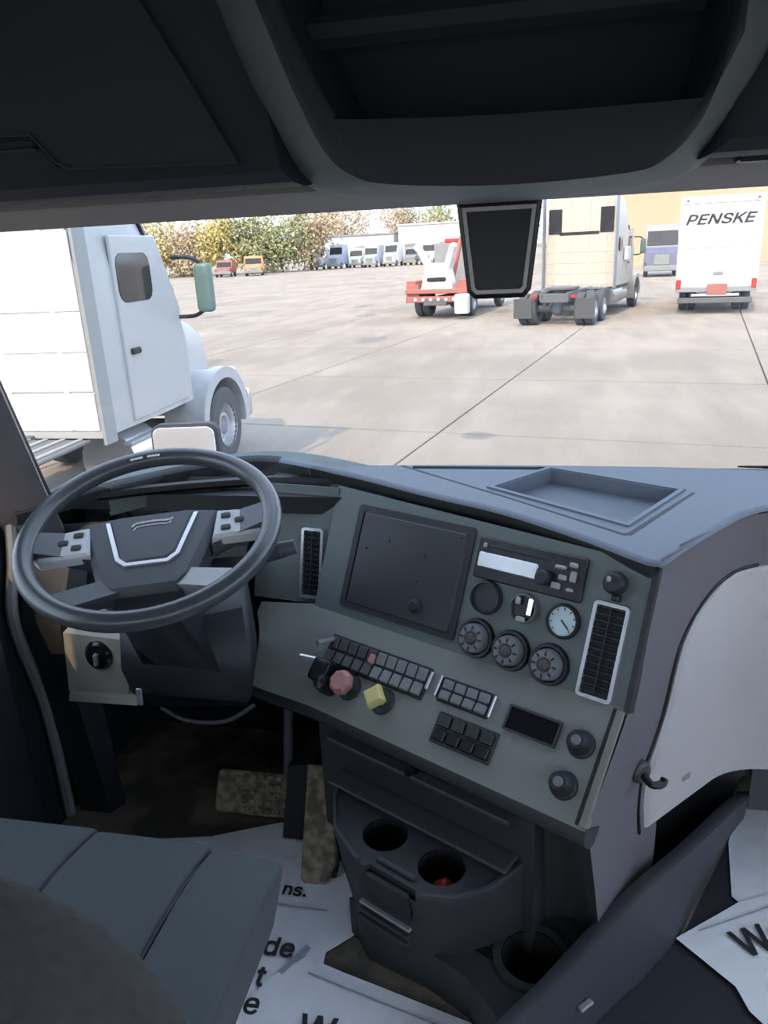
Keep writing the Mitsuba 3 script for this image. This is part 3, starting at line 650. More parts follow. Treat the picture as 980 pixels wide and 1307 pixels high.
# upright instrument panel
obj('gauge_panel', P1(ext(Polygon([(-0.004, 0.036), (0.712, 0.008), (0.712, -0.243), (0.0, -0.243)]), -0.02, 0.0)), PANEL, db, False)
obj('panel_end', P1(ext(Polygon([(0.704, 0.006), (0.714, 0.006), (0.714, -0.24), (0.704, -0.24)]), -0.02, 0.004)), BROW, db, False)
sc = obj('screen_blank', P1(cat(cbev(R_(0.088, 0.008, 0.348, 0.205, 0.006), 0.0, 0.0065, 0.003))), COVER, db, 30, 'flat dark blanking panel in the centre of the dash')
obj('frame', P1(ring(R_(0.070, -0.006, 0.362, 0.216, 0.008), 0.014, 0.0, 0.004)), BROW, sc)
obj('button', P1(at(lathe([(0.0001, 0.012), (0.009, 0.012), (0.011, 0.009), (0.011, 0.0)], 20), [0.264, -0.171, 0.004])), BLACK, sc)
obj('button_ring', P1(at(lathe([(0.011, 0.0), (0.011, 0.0085), (0.0145, 0.0075), (0.0145, 0.0)], 24), [0.264, -0.171, 0.003])), COVER, sc)
for a, b in ((0.262, 0.069), (0.256, 0.122), (0.168, 0.056), (0.113, 0.083), (0.336, 0.018)):
    obj('screw', P1(at(lathe([(0.0001, 0.003), (0.0022, 0.002), (0.0024, 0.0)], 10), [a, -b, 0.0055])), BLACK, sc)
# radio
rd = obj('radio', P1(cbev(R_(0.376, 0.006, 0.594, 0.084, 0.004), 0.0, 0.008, 0.002)), BLACK, db, 30, 'black radio with a silver fascia bar')
obj('fascia', P1(cbev(R_(0.382, 0.034, 0.506, 0.063, 0.004), 0.006, 0.0125, 0.002)), SILVER, rd)
obj('knob', P1(at(lathe([(0.0001, 0.022), (0.011, 0.022), (0.0135, 0.018), (0.014, 0.0)], 20), [0.522, -0.055, 0.006])), DARK, rd)
for a, b, w, h in ((0.545, 0.064, 0.018, 0.012), (0.548, 0.030, 0.022, 0.007), (0.571, 0.022, 0.016, 0.009), (0.574, 0.042, 0.012, 0.02), (0.555, 0.047, 0.016, 0.010), (0.572, 0.066, 0.014, 0.007), (0.392, 0.021, 0.008, 0.009)):
    obj('key', P1(at(box([0, 0, 0.003], [w, h, 0.008], 0.002), [a, -b, 0.007])), SATIN, rd)
obj('slot', P1(at(box([0, 0, 0], [0.13, 0.006, 0.004], 0.001), [0.455, -0.021, 0.008])), DARK, rd)
def dial(a, b, r, name, face, ringm, label=None):
    k = obj(name, P1(at(lathe([(r * 0.84, 0.004), (r * 0.90, 0.014), (r * 0.97, 0.013), (r * 1.02, 0.004), (r * 1.06, 0.0)], 32), [a, -b, 0])), ringm, db, 40, label)
    obj('face', P1(at(lathe([(0.0001, 0.006), (r * 0.87, 0.006)], 32), [a, -b, 0])), face, k)
    return k
dial(0.413, 0.117, 0.031, 'round_blank', COVER, COVER, 'round dark blanking cap')
k = dial(0.493, 0.118, 0.027, 'power_socket', BLACK, PANEL, 'round power socket with a chrome insert')
obj('insert', P1(at(box([0, 0, 0], [0.010, 0.032, 0.008], 0.002), [0.507, -0.113, 0.012])), CHROME, k)
obj('insert', P1(at(box([0, 0, 0], [0.010, 0.014, 0.008], 0.002), [0.482, -0.106, 0.012])), SATIN, k)
obj('ledge', P1(at(box([0, 0, 0], [0.018, 0.010, 0.010], 0.002), [0.494, -0.138, 0.012])), BEIGE, k)
k = dial(0.570, 0.122, 0.030, 'pressure_gauge', WHITEG, DARK, 'round white faced gauge with a dark needle')
obj('needle', P1(at(fr(box([0.007, 0, 0], [0.020, 0.0022, 0.0012]), [0, 0, 0], [0.75, -0.66, 0], [0.66, 0.75, 0], [0, 0, 1]), [0.570, -0.122, 0.008])), INK, k)
for q in range(9):
    w = math.radians(225 - q * 33.75)
    obj('tick', P1(at(fr(box([0.0215, 0, 0], [0.004, 0.0014, 0.001]), [0, 0, 0], [math.cos(w), math.sin(w), 0], [-math.sin(w), math.cos(w), 0], [0, 0, 1]), [0.570, -0.122, 0.0072])), INK, k)
for a, b in ((0.410, 0.196), (0.484, 0.199), (0.561, 0.202)):
    k = obj('climate_knob', P1(at(lathe([(0.0001, 0.024), (0.012, 0.024), (0.014, 0.027), (0.024, 0.026), (0.0275, 0.019), (0.029, 0.0)], 32), [a, -b, 0])), KNOBG, db, 40, 'round grey climate knob')
    obj('collar', P1(at(lathe([(0.029, 0.0), (0.031, 0.010), (0.036, 0.010), (0.038, 0.0)], 32), [a, -b, 0])), BLACK, k)
    obj('centre', P1(at(lathe([(0.0001, 0.030), (0.008, 0.029), (0.012, 0.024)], 20), [a, -b, 0])), KEYD, k)
    for q in range(8):
        w = q * math.pi / 4
        obj('grip', P1(at(fr(box([0.0195, 0, 0.0265], [0.008, 0.004, 0.002], 0.0008), [0, 0, 0], [math.cos(w), math.sin(w), 0], [-math.sin(w), math.cos(w), 0], [0, 0, 1]), [a, -b, 0])), DARK, k)
k = obj('toggle_knob', P1(at(lathe([(0.0001, 0.030), (0.014, 0.029), (0.019, 0.022), (0.020, 0.010), (0.016, 0.0)], 24), [0.650, -0.036, 0])), DARK, db, 40, 'round black knob above the right vent')
obj('pointer', P1(at(box([0, 0, 0], [0.008, 0.010, 0.006], 0.002), [0.643, -0.031, 0.030])), SATIN, k)
obj('stem', P1(at(box([0, 0, 0], [0.014, 0.012, 0.02], 0.003), [0.655, -0.060, 0.008])), DARK, k)

def vent(Pf, a0, b0, a1, b1, n, vertical=True):
    k = obj('air_vent', Pf(ring(R_(a0, b0, a1, b1, 0.008), 0.0065, -0.004, 0.009)), SILVER, db, 30, 'tall air vent with a silver frame')
    obj('duct', Pf(ext(R_(a0 + 0.004, b0 + 0.004, a1 - 0.004, b1 - 0.004, 0.004), 0.0, 0.0015)), BLACK, k)
    for q in range(n):
        b = b0 + 0.010 + (q + 0.5) * (b1 - b0 - 0.020) / n
        obj('slat', Pf(at(fr(box([0, 0, 0], [a1 - a0 - 0.012, 0.0085, 0.0014]), [0, 0, 0], [1, 0, 0], [0, 0.8, 0.6], [0, -0.6, 0.8]), [(a0 + a1) / 2, -b, 0.0052])), DARK, k)
    obj('divider', Pf(at(box([0, 0, 0], [0.0022, b1 - b0 - 0.014, 0.003]), [(a0 + a1) / 2, -(b0 + b1) / 2, 0.0082])), DARK, k)
    return k
vent(P1, 0.619, 0.070, 0.682, 0.236, 12)
# left leaf of the panel, turned toward the rear
a10 = math.radians(-10)
U3 = np.array([math.cos(a10), math.sin(a10), 0]); N3 = np.array([math.sin(a10), -math.cos(a10), 0])
P3, v3, n3 = pframe(TL, 15, U3, N3)
obj('side_leaf', P3(ext(Polygon([(-0.20, 0.03), (0.004, 0.03), (0.004, -0.235), (-0.20, -0.235)]), -0.02, 0.0)), PANEL, db, False)
vent(P3, -0.080, 0.063, -0.026, 0.222, 12)

# sloping switch panel
sp = obj('switch_panel', P2(ext(Polygon([(-0.150, -0.030), (0.0, 0.004), (0.706, 0.004), (0.706, -0.205), (0.10, -0.200), (-0.02, -0.208), (-0.135, -0.212)]), -0.02, 0.0)), PANEL2, db, False)
obj('front_edge', loft([[pt(O2, v2, n2, a, b + db_, c) for db_, c in ((-0.004, 0.0), (0.010, -0.003), (0.020, -0.014), (0.022, -0.040), (0.010, -0.060), (-0.02, -0.060))] for a, b in ((-0.140, 0.210), (-0.02, 0.206), (0.06, 0.200), (0.13, 0.198), (0.40, 0.202), (0.708, 0.205))]), CONS, db, 40)
obj('end_strip', P2(cbev(R_(0.694, 0.004, 0.708, 0.202, 0.003), 0.0, 0.005, 0.002)), STRIP, db)
obj('end_groove', P2(ext(R_(0.687, 0.004, 0.693, 0.200, 0.002), 0.0, 0.001)), DARK, db)
def bank(a0, b0, a1, b1, cols, rows, mats, frame):
    k = obj('switch_bank', P2(cbev(R_(a0, b0, a1, b1, 0.003), 0.0, 0.004, 0.0015)), frame, db, 30, 'rows of rocker switches')
    w, h = (a1 - a0 - 0.006) / cols, (b1 - b0 - 0.006) / rows
    for r in range(rows):
        for c in range(cols):
            x, y = a0 + 0.003 + (c + 0.5) * w, b0 + 0.003 + (r + 0.5) * h
            q = fr(box([0, 0, 0], [w * 0.86, h * 0.86, 0.008], 0.002), [0, 0, 0], [1, 0, 0], [0, 0.99, -0.12 if r % 2 else 0.12], [0, 0.12 if r % 2 else -0.12, 0.99])
            obj('rocker', P2(at(q, [x, -y, 0.0065])), mats(r, c), k)
    return k
kb = bank(0.086, 0.044, 0.342, 0.108, 10, 2, lambda r, c: KEYG if c >= 5 else KEYD, DARK)
obj('end_cap', P2(cbev(R_(0.342, 0.050, 0.349, 0.086, 0.002), 0.0, 0.010, 0.002)), SILVER, kb)
obj('lit_key', P2(at(fr(box([0, 0, 0], [0.014, 0.020, 0.012], 0.003), [0, 0, 0], [1, 0, 0], [0, 1, 0], [0, 0, 1]), [0.207, -0.068, 0.010])), PINK, kb, 30, 'pink rocker')  # single rocker in the same pink as the faded pull knob
kb = bank(0.372, 0.050, 0.482, 0.097, 4, 2, lambda r, c: KEYG, DARK)
obj('end_cap', P2(cbev(R_(0.482, 0.052, 0.488, 0.094, 0.002), 0.0, 0.010, 0.002)), SILVER, kb)
obj('end_cap', P2(cbev(R_(0.365, 0.050, 0.371, 0.092, 0.002), 0.0, 0.010, 0.002)), SILVER, kb)
bank(0.390, 0.112, 0.516, 0.170, 4, 2, lambda r, c: BLACK, CONS)
k = obj('display', P2(ring(R_(0.516, 0.056, 0.616, 0.102, 0.003), 0.004, 0.0, 0.006)), CONS, db, 30, 'dark rectangular display')
obj('glass', P2(ext(R_(0.519, 0.059, 0.613, 0.099, 0.002), 0.0, 0.003)), GLOSSB, k)
for a, b in ((0.656, 0.079), (0.651, 0.151)):
    k = obj('selector_knob', P2(at(lathe([(0.0001, 0.034), (0.013, 0.033), (0.018, 0.026), (0.020, 0.008), (0.023, 0.006), (0.024, 0.0)], 24), [a, -b, 0])), DARK, db, 40, 'round black knob at the right end of the switch panel')
    obj('cap', P2(at(lathe([(0.0001, 0.0365), (0.007, 0.036), (0.009, 0.033)], 16), [a, -b, 0])), KNOBG, k)
def pull_knob(a, b, m, sides, label):
    k = obj('brake_knob', P2(at(lathe([(0.0001, 0.046), (0.018, 0.046), (0.0245, 0.040), (0.0255, 0.028), (0.016, 0.022)], sides), [a, -b, 0])), m, db, 25, label)
    obj('shaft', P2(at(lathe([(0.009, 0.034), (0.009, 0.0)], 14), [a, -b, 0])), m, k)
    obj('collar', P2(at(lathe([(0.010, 0.006), (0.024, 0.006), (0.027, 0.0)], 24), [a, -b, 0])), CONS, k)
pull_knob(0.178, 0.135, PINK, 8, 'faded red pull knob')
pull_knob(0.264, 0.136, YELLOW, 4, 'yellow square pull knob')
k = obj('hand_brake', P2(at(rbox([0, 0, 0.02], [0.046, 0.050, 0.055], 0.010, 6), [0.120, -0.128, 0.0])), BLACK, db, 40, 'black hand brake lever housing with a thin silver handle')
obj('lever', P2(tube([(0.112, -0.108, 0.030), (0.060, -0.118, 0.040)], [0.005, 0.007], 8)), SILVER, k)
obj('boot', P2(at(lathe([(0.0001, 0.05), (0.014, 0.046), (0.018, 0.03), (0.018, 0.0)], 16), [0.136, -0.150, 0])), BLACK, k)
obj('stalk', P2(tube([(0.098, -0.050, 0.0), (0.090, -0.080, 0.045)], [0.004, 0.006], 8)), SATIN, k)

# right flank of the binnacle and the passenger side
E_ = np.array([(0.203, 1.200, 2.052), (0.200, 1.205, 2.03), (0.178, 1.160, 1.92), (0.158, 1.122, 1.815), (0.120, 1.055, 1.735), (0.088, 1.000, 1.672), (0.096, 1.015, 1.63), (0.110, 1.045, 1.52), (0.124, 1.075, 1.40), (0.140, 1.105, 1.25)])
dA = np.array([0.678, 0.735, 0])
def planeA(s, z):
    """The passenger side of the dash in plan: diagonal, then round into the cross direction."""
    b = np.array([0.198, 1.208])
    if s < 0.24:
        p = b + dA[:2] * s
    else:
        q = min((s - 0.24) / 0.13, 1.0)
        ang0 = math.atan2(dA[1], dA[0])
        p = b + dA[:2] * 0.24
        n_ = 12
        for i in range(n_):
            qq = q * (i + 0.5) / n_
            an = ang0 * (1 - qq)
            p = p + np.array([math.cos(an), math.sin(an)]) * min(s - 0.24, 0.13) / n_
        if s > 0.37:
            p = p + np.array([1.0, 0]) * (s - 0.37)
    return np.array([p[0], p[1], z])
SZ = [(2.052, 0.0), (2.03, 0.02), (1.92, 0.13), (1.815, 0.075), (1.735, 0.050), (1.672, 0.012), (1.63, -0.004), (1.52, -0.004), (1.40, 0.0), (1.25, 0.0)]
seam = [(0.30, 1.957), (0.24, 1.955), (0.195, 1.948), (0.155, 1.930), (0.115, 1.900), (0.085, 1.860), (0.070, 1.815), (0.050, 1.735), (0.024, 1.672), (0.002, 1.63), (-0.006, 1.56), (0.004, 1.487)]
SS = np.array(seam)
def s_at(z):
    return float(np.interp(z, SS[::-1, 1][np.argsort(SS[::-1, 1])], SS[::-1, 0][np.argsort(SS[::-1, 1])]))
zs = np.r_[np.linspace(2.054, 1.94, 6), np.linspace(1.92, 1.25, 22)]
lines = []
for z in zs:
    e = np.array([np.interp(z, E_[::-1, 2], E_[::-1, k_]) for k_ in range(2)] + [z])
    s1 = s_at(min(max(z, 1.487), 1.93)) if z < 1.93 else 0.155
    f_ = planeA(max(s1, 0.0), z)
    g_ = planeA(s1 + 0.06, z)
    k_ = np.linspace(0, 1, 7)[:, None]
    lines.append(np.vstack([e * (1 - k_) + f_ * k_, g_[None]]))
obj('flank', loft(lines, closed=False), SIDEW, db, 40)
# grey band over and behind the pale panel
band = [[planeA(s, z) for s in np.r_[np.linspace(0.06, 0.40, 16), 0.7, 1.0]] for z in (2.06, 2.0, 1.94, 1.90)]
obj('passenger_fascia', loft(band, closed=False), SIDEW, db, 40)
back = [[planeA(s, z) + np.array([dA[1], -dA[0], 0]) * (-0.02) for s in np.r_[np.linspace(-0.02, 0.40, 18), 0.7, 1.0]] for z in (1.92, 1.5, 1.46)]
obj('backing', loft(back, closed=False), BROW, db, 40)
# pale passenger panel, slightly proud, its left edge following the seam
pz = np.r_[np.linspace(1.953, 1.90, 9), np.linspace(1.88, 1.491, 16)]
rows_ = []
for z in pz:
    i = np.argsort(SS[:, 1]); s0 = float(np.interp(z, SS[i, 1], SS[i, 0])) + 0.006
    ss = np.r_[np.linspace(s0, 0.38, 20), 0.6, 0.98]
    off = np.where(ss - s0 < 0.001, -0.012, 0.004)
    rows_.append([planeA(s, z) + np.array([dA[1], -dA[0], 0]) * o for s, o in zip(ss, off)])
rows_ = [[p + np.array([-dA[1], dA[0], 0]) * 0.014 + [0, 0, 0.002] for p in rows_[0]]] + rows_ + [[p + np.array([-dA[1], dA[0], 0]) * 0.016 - [0, 0, 0.002] for p in rows_[-1]]]
obj('passenger_panel', loft(rows_, closed=False), PASSP, db, 40, 'pale grey panel on the passenger side')
k = obj('hook', fr(lathe([(0.0001, 0.014), (0.016, 0.013), (0.021, 0.008), (0.022, -0.01)], 24), [0.190, 1.182, 1.652], [0.735, 0.678, 0] @ np.eye(3) * -1, [0, 0, 1], [0.678, -0.735, 0]), KEYD, db, 40, 'small dark hook beside the pale panel')
obj('arm', tube(bez([(0.196, 1.172, 1.652), (0.208, 1.152, 1.648), (0.226, 1.160, 1.644), (0.232, 1.168, 1.65)], 4), 0.007, 8), BLACK, k)
obj('lock', fr(cbev(rrect(-0.012, -0.006, 0.012, 0.006, 0.003), 0, 0.006, 0.001), planeA(0.145, 1.548) + [0, 0, 0], dA, [0, 0, 1], [0.735, -0.678, 0]), SATIN, db)
gl_ = np.array([planeA(a + 0.004, b) + np.array([dA[1], -dA[0], 0]) * 0.001 for a, b in bez(seam, 4)])
obj('panel_gap', tube(gl_, 0.0035, 6), BLACK, db, True)
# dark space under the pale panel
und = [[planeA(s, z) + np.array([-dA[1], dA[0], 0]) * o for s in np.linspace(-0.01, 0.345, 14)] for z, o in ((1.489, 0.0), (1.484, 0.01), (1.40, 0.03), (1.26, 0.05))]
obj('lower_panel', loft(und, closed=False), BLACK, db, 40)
und = [[planeA(s, z) for s in np.r_[np.linspace(0.350, 0.42, 5), 0.7, 1.0]] for z in (1.489, 1.43, 1.385)]
obj('lower_trim', loft(und, closed=False), LIPM, db, 40)

# driver side behind the wheel
cl = obj('instrument_cluster', fr(ext(Polygon([(-0.46, -0.13), (0.36, -0.13), (0.36, 0.08), (0.30, 0.12), (-0.36, 0.12), (-0.46, 0.06)]), -0.02, 0.0), [-0.62, 1.56, 1.95], [1, 0, 0], [0, 0.25, 0.968], [0, -0.968, 0.25]), DARK, db, False)
Q = lambda m: fr(m, [-0.62, 1.56, 1.95], [1, 0, 0], [0, 0.25, 0.968], [0, -0.968, 0.25])
for x, r in ((-0.20, 0.062), (0.06, 0.062), (-0.36, 0.035), (0.19, 0.035)):
    d_ = obj('gauge', Q(at(lathe([(r * 0.9, 0.003), (r * 0.95, 0.012), (r, 0.012), (r * 1.05, 0.0)], 28), [x, 0.0, 0])), CONS, cl)
obj('cluster_hood', edge_sweep(rear[6:28] + [0, 0.0], [(-0.10, -0.02), (-0.02, -0.032), (0.0, -0.040), (-0.005, -0.075), (-0.03, -0.075)]), PANEL, db, 40)
obj('lower_fascia', loft([[(-1.10, 1.40, 1.98), (-0.80, 1.50, 1.93), (-0.64, 1.50, 1.93)], [(-1.10, 1.36, 1.83), (-0.80, 1.42, 1.80), (-0.64, 1.42, 1.78)], [(-1.10, 1.42, 1.66), (-0.80, 1.46, 1.66), (-0.64, 1.46, 1.64)]], closed=False), DARK, db, 40)
obj('cluster_base', loft([[(-1.10, 1.44, 1.99), (-0.72, 1.56, 1.99), (-0.64, 1.58, 1.99)], [(-1.10, 1.37, 1.84), (-0.72, 1.40, 1.83), (-0.66, 1.42, 1.80)]], closed=False), DARK, db, 40)
# left end: corner between switch panel and knee bolster
k = obj('light_switch_box', cat(loft([[(-0.975, 1.245, 1.685), (-0.828, 1.235, 1.693), (-0.828, 1.36, 1.70), (-0.975, 1.36, 1.70)], [(-0.968, 1.255, 1.822), (-0.815, 1.245, 1.818), (-0.815, 1.37, 1.84), (-0.968, 1.37, 1.84)]])), BEIGE, db, 20, 'beige switch housing under the wheel at the left')
KF = lambda m: fr(m, [-0.888, 1.249, 1.778], [1, -0.07, 0], [0, 0.08, 0.997], [0.07, -0.995, 0.08])
obj('dial', KF(lathe([(0.0001, 0.020), (0.010, 0.020), (0.012, 0.014), (0.026, 0.012), (0.032, 0.006), (0.034, -0.004)], 28)), GLOSSB, k)
obj('pointer', KF(box([0.004, 0, 0.024], [0.007, 0.026, 0.012], 0.002)), SATIN, k)
obj('bottom_ledge', cat(loft([[(-0.968, 1.23, 1.672), (-0.80, 1.215, 1.684), (-0.80, 1.30, 1.690), (-0.968, 1.30, 1.685)], [(-0.968, 1.235, 1.686), (-0.80, 1.22, 1.696), (-0.80, 1.30, 1.70), (-0.968, 1.30, 1.70)]])), BEIGE, k)
obj('side_post', loft([[(-1.10, 1.37, 1.99), (-1.00, 1.40, 1.99), (-0.985, 1.44, 1.99)], [(-1.10, 1.30, 1.82), (-0.985, 1.27, 1.82), (-0.965, 1.33, 1.82)], [(-1.10, 1.32, 1.68), (-0.99, 1.28, 1.68), (-0.965, 1.33, 1.68)], [(-1.10, 1.36, 1.26), (-1.02, 1.36, 1.26), (-1.0, 1.40, 1.26)]], closed=False), DARK, db, 40)

# ------------------------------------------------------------------ console under the switch panel
W_ = NH
def K(u_, w_, z):
    return np.array([O2[0] + PU[0] * u_ + W_[0] * w_, O2[1] + PU[1] * u_ + W_[1] * w_, z])
KM = lambda m: fr(m, [O2[0], O2[1], 0], PU, W_ * -1, ZZ)     # polygons as (u, -w), z as built
lf = []
for z in np.r_[1.665, 1.62, np.linspace(1.58, 1.345, 8)]:
    e = np.array([np.interp(z, E_[::-1, 2], E_[::-1, k_]) for k_ in range(2)])
    a_, b_ = K(0.575, 0.098, z), np.array([*e, z])
    q = np.linspace(0, 1, 9)[:, None]
    lf.append(a_ * (1 - q) + b_ * q + np.array([0.25, 0.97, 0]) * 0.045 * np.sin(q * np.pi) * min(1.0, (1.70 - z) / 0.10))
obj('lower_face', loft(lf, closed=False), CONS, db, 60)
cc = thing('centre_console', 'dark grey centre console with cup holders below the switch panel', 'console')
obj('kick_panel', KM(ext(Polygon([(0.09, -0.105), (0.60, -0.105), (0.60, -0.06), (0.09, -0.06)]), 1.25, 1.665)), CONS, cc, False)
obj('ledge', KM(cat(box([0.235, -0.118, 1.600], [0.20, 0.028, 0.010], 0.003), box([0.455, -0.118, 1.600], [0.215, 0.028, 0.010], 0.003))), LIPM, cc)
obj('ledge', KM(box([0.36, -0.13, 1.515], [0.42, 0.050, 0.008], 0.003)), LIPM, cc)
obj('pocket_bar', KM(box([0.343, -0.112, 1.625], [0.024, 0.03, 0.06], 0.004)), BLACK, cc)
rim = Polygon([(0.150, -0.085), (0.565, -0.085), (0.580, -0.10), (0.560, -0.185), (0.52, -0.245), (0.470, -0.272), (0.462, -0.272), (0.456, -0.262), (0.352, -0.262), (0.346, -0.272), (0.318, -0.268), (0.240, -0.235), (0.175, -0.165)])
holes = [Point(0.330, -0.188).buffer(0.0435, 12), Point(0.462, -0.192).buffer(0.0435, 12)]
well = rrect(0.362, -0.268, 0.430, -0.240, 0.004)
rimh = rim.difference(holes[0]).difference(holes[1])
obj('rim', KM(ext(rimh, 1.485, 1.50)), CONS, cc, False)
obj('rim_edge', KM(ext(rim.difference(rim.buffer(-0.006)).difference(sbox(0.33, -0.30, 0.47, -0.25)), 1.496, 1.506)), LIPM, cc, False)
for p_ in holes:
    obj('cup_holder', KM(cat(ext(p_.buffer(0.003).difference(p_), 1.40, 1.499), ext(p_.buffer(0.002), 1.395, 1.402))), BLACK, cc, False)
body = loft([[K(a, b, z) for a, b in [(0.150, 0.085), (0.565, 0.085), (0.580, 0.10), (0.560, 0.185 - q * 0.05), (0.52, 0.245 - q * 0.05), (0.47, 0.270 - q * 0.03), (0.33, 0.268 - q * 0.01), (0.240 + q * 0.045, 0.235), (0.175 + q * 0.06, 0.165)]] for z, q in ((1.485, 0.0), (1.44, 0.25), (1.36, 0.8), (1.25, 1.0))], cap=False)
obj('body', body, CONS, cc, 30)
obj('front_recess', KM(box([0.398, -0.262, 1.462], [0.10, 0.024, 0.052], 0.004)), BLACK, cc)
obj('recess_rail', KM(box([0.400, -0.246, 1.505], [0.085, 0.010, 0.008], 0.002)), LIPM, cc)
for q in range(3):
    obj('grille_bar', KM(at(box([0, 0, 0], [0.115, 0.010, 0.006], 0.002), [0.398, -0.281 - q * 0.004, 1.425 - q * 0.013])), SATIN if q == 0 else CONS, cc)
obj('finger_slot', KM(ext(Polygon([(0.165, -0.10), (0.235, -0.10), (0.185, -0.150)]), 1.5005, 1.502)), BLACK, cc, False)
# low tray on the floor with the big cup holder
plat = Polygon([(-0.345, 1.115), (-0.10, 0.978), (-0.05, 0.92), (-0.01, 0.90), (0.065, 0.975), (0.15, 1.09), (0.19, 1.17), (0.16, 1.26), (-0.20, 1.30)])
bigc = Point(0.010, 1.035).buffer(0.054, 16)
obj('floor_tray', ext(plat.difference(bigc), 1.28, 1.345), CONS, cc, False)
obj('tray_skirt', cat([loft([[(*a, 1.25), (*b, 1.25)], [(*a, 1.345), (*b, 1.345)]], closed=False) for a, b in zip(list(plat.exterior.coords)[:-1], list(plat.exterior.coords)[1:])]), CONS, cc, False)
obj('cup_holder', cat(ext(bigc.buffer(0.004).difference(bigc), 1.255, 1.349), ext(bigc, 1.252, 1.262)), BLACK, cc, False)
obj('cup_rim', ext(bigc.buffer(0.016).difference(bigc.buffer(0.001)), 1.343, 1.351), CONS, cc, False)
obj('finger_slot', ext(Polygon([(-0.14, 1.06), (-0.06, 1.02), (-0.05, 1.032), (-0.12, 1.08)]), 1.345, 1.347), BLACK, cc, False)
# swept wall between console and passenger floor
tp = bez([(0.465, 1.445, 1.42), (0.416, 1.392, 1.42), (0.320, 1.274, 1.42), (0.215, 1.155, 1.42), (0.156, 1.083, 1.415), (0.089, 1.000, 1.405), (0.036, 0.935, 1.395), (-0.04, 0.85, 1.385)], 5)
bt = bez([(0.475, 1.54, 1.25), (0.432, 1.473, 1.25), (0.355, 1.33, 1.25), (0.284, 1.195, 1.25), (0.195, 1.085, 1.25), (0.118, 0.998, 1.25), (0.068, 0.925, 1.25), (-0.01, 0.83, 1.25)], 5)
mid_ = tp * 0.72 + bt * 0.28 + [0, 0, 0.012]
inn = tp + np.array([-0.022, 0.016, -0.012]); inl = tp + np.array([-0.03, 0.022, -0.10])
obj('swept_wall', loft(np.array([bt + [-0.05, 0.03, 0], inl, inn, tp + [-0.006, 0.005, 0.0], tp + [0.004, -0.003, -0.002], mid_, tp * 0.3 + bt * 0.7 + [0.004, -0.004, 0.0], bt]).transpose(1, 0, 2)), LIPM, cc, 50)
obj('latch', fr(box([0, 0, 0], [0.03, 0.012, 0.006], 0.002), [0.100, 0.975, 1.325], [0.70, 0.71, 0], [-0.71, 0.70, 0], ZZ), SATIN, cc)
rw = obj('red_wrapper', at(trimesh.Trimesh(trimesh.creation.icosphere(2, 0.03).vertices * (0.75 + 0.5 * meshkit.noise(trimesh.creation.icosphere(2, 0.03).vertices * 60, 4)[:, None]) * [0.9, 0.9, 1.15], trimesh.creation.icosphere(2, 0.03).faces), K(0.470, 0.192, 1.436)), REDP)
tag(rw, 'crumpled red wrapper lying in the right cup holder', 'wrapper')

# ------------------------------------------------------------------ steering wheel and column
SWC = np.array([-0.654, 1.124, 2.112]); sa, sb = 0.376, 0.182
SN = np.array([math.sin(sb) * math.sin(sa), -math.sin(sa) * math.cos(sb), math.cos(sa)])
e1 = np.cross([0, 1, 0], SN); e1 /= np.linalg.norm(e1); e2 = np.cross(SN, e1)
tw = math.radians(20)
S1, S2 = math.cos(tw) * e1 + math.sin(tw) * e2, -math.sin(tw) * e1 + math.cos(tw) * e2
SWF = lambda m: fr(m, SWC, S1, S2, SN)
sw = thing('steering_wheel', 'dark steering wheel with four spokes and grey button pads, turned a little left', 'steering wheel')
th = np.linspace(0, 2 * np.pi, 72, endpoint=False)
obj('rim', SWF(tube(np.c_[np.cos(th) * 0.2115, np.sin(th) * 0.2115, th * 0], 0.0170, 14, True)), RUBBERW, sw, True)
pad = Polygon([(-0.125, 0.058), (-0.06, 0.066), (0.06, 0.064), (0.115, 0.052), (0.085, -0.04), (0.066, -0.105), (0.050, -0.126), (-0.06, -0.124), (-0.080, -0.10), (-0.095, -0.03)]).buffer(0.006, quad_segs=3)
hb = obj('hub', SWF(cbev(pad.convex_hull, -0.075, -0.016, 0.012)), PADW, sw, 40)
inner = Polygon([(-0.082, 0.052), (0.076, 0.052), (0.046, -0.055), (0.030, -0.070), (-0.040, -0.068), (-0.054, -0.053)])
obj('horn_cover', SWF(cbev(inner.buffer(-0.004).convex_hull, -0.018, -0.010, 0.004)), PADW, hb)
obj('trim_line', SWF(ext(inner.buffer(0.004).difference(inner.buffer(-0.0035)).difference(sbox(-0.2, 0.046, 0.2, 0.2)), -0.018, -0.012)), SILVER, hb, False, 'silver outline round the horn cover')
em = bez([(-0.036, 0.022), (-0.028, 0.030), (0.0, 0.032), (0.028, 0.030), (0.036, 0.034)], 5)
obj('emblem', SWF(cat(tube(np.c_[em, np.full(len(em), -0.0095)], 0.0022, 6), tube(np.c_[em * [0.9, 1] + [0, -0.009], np.full(len(em), -0.0095)], 0.0014, 6))), SILVER, hb, True, 'small silver emblem')
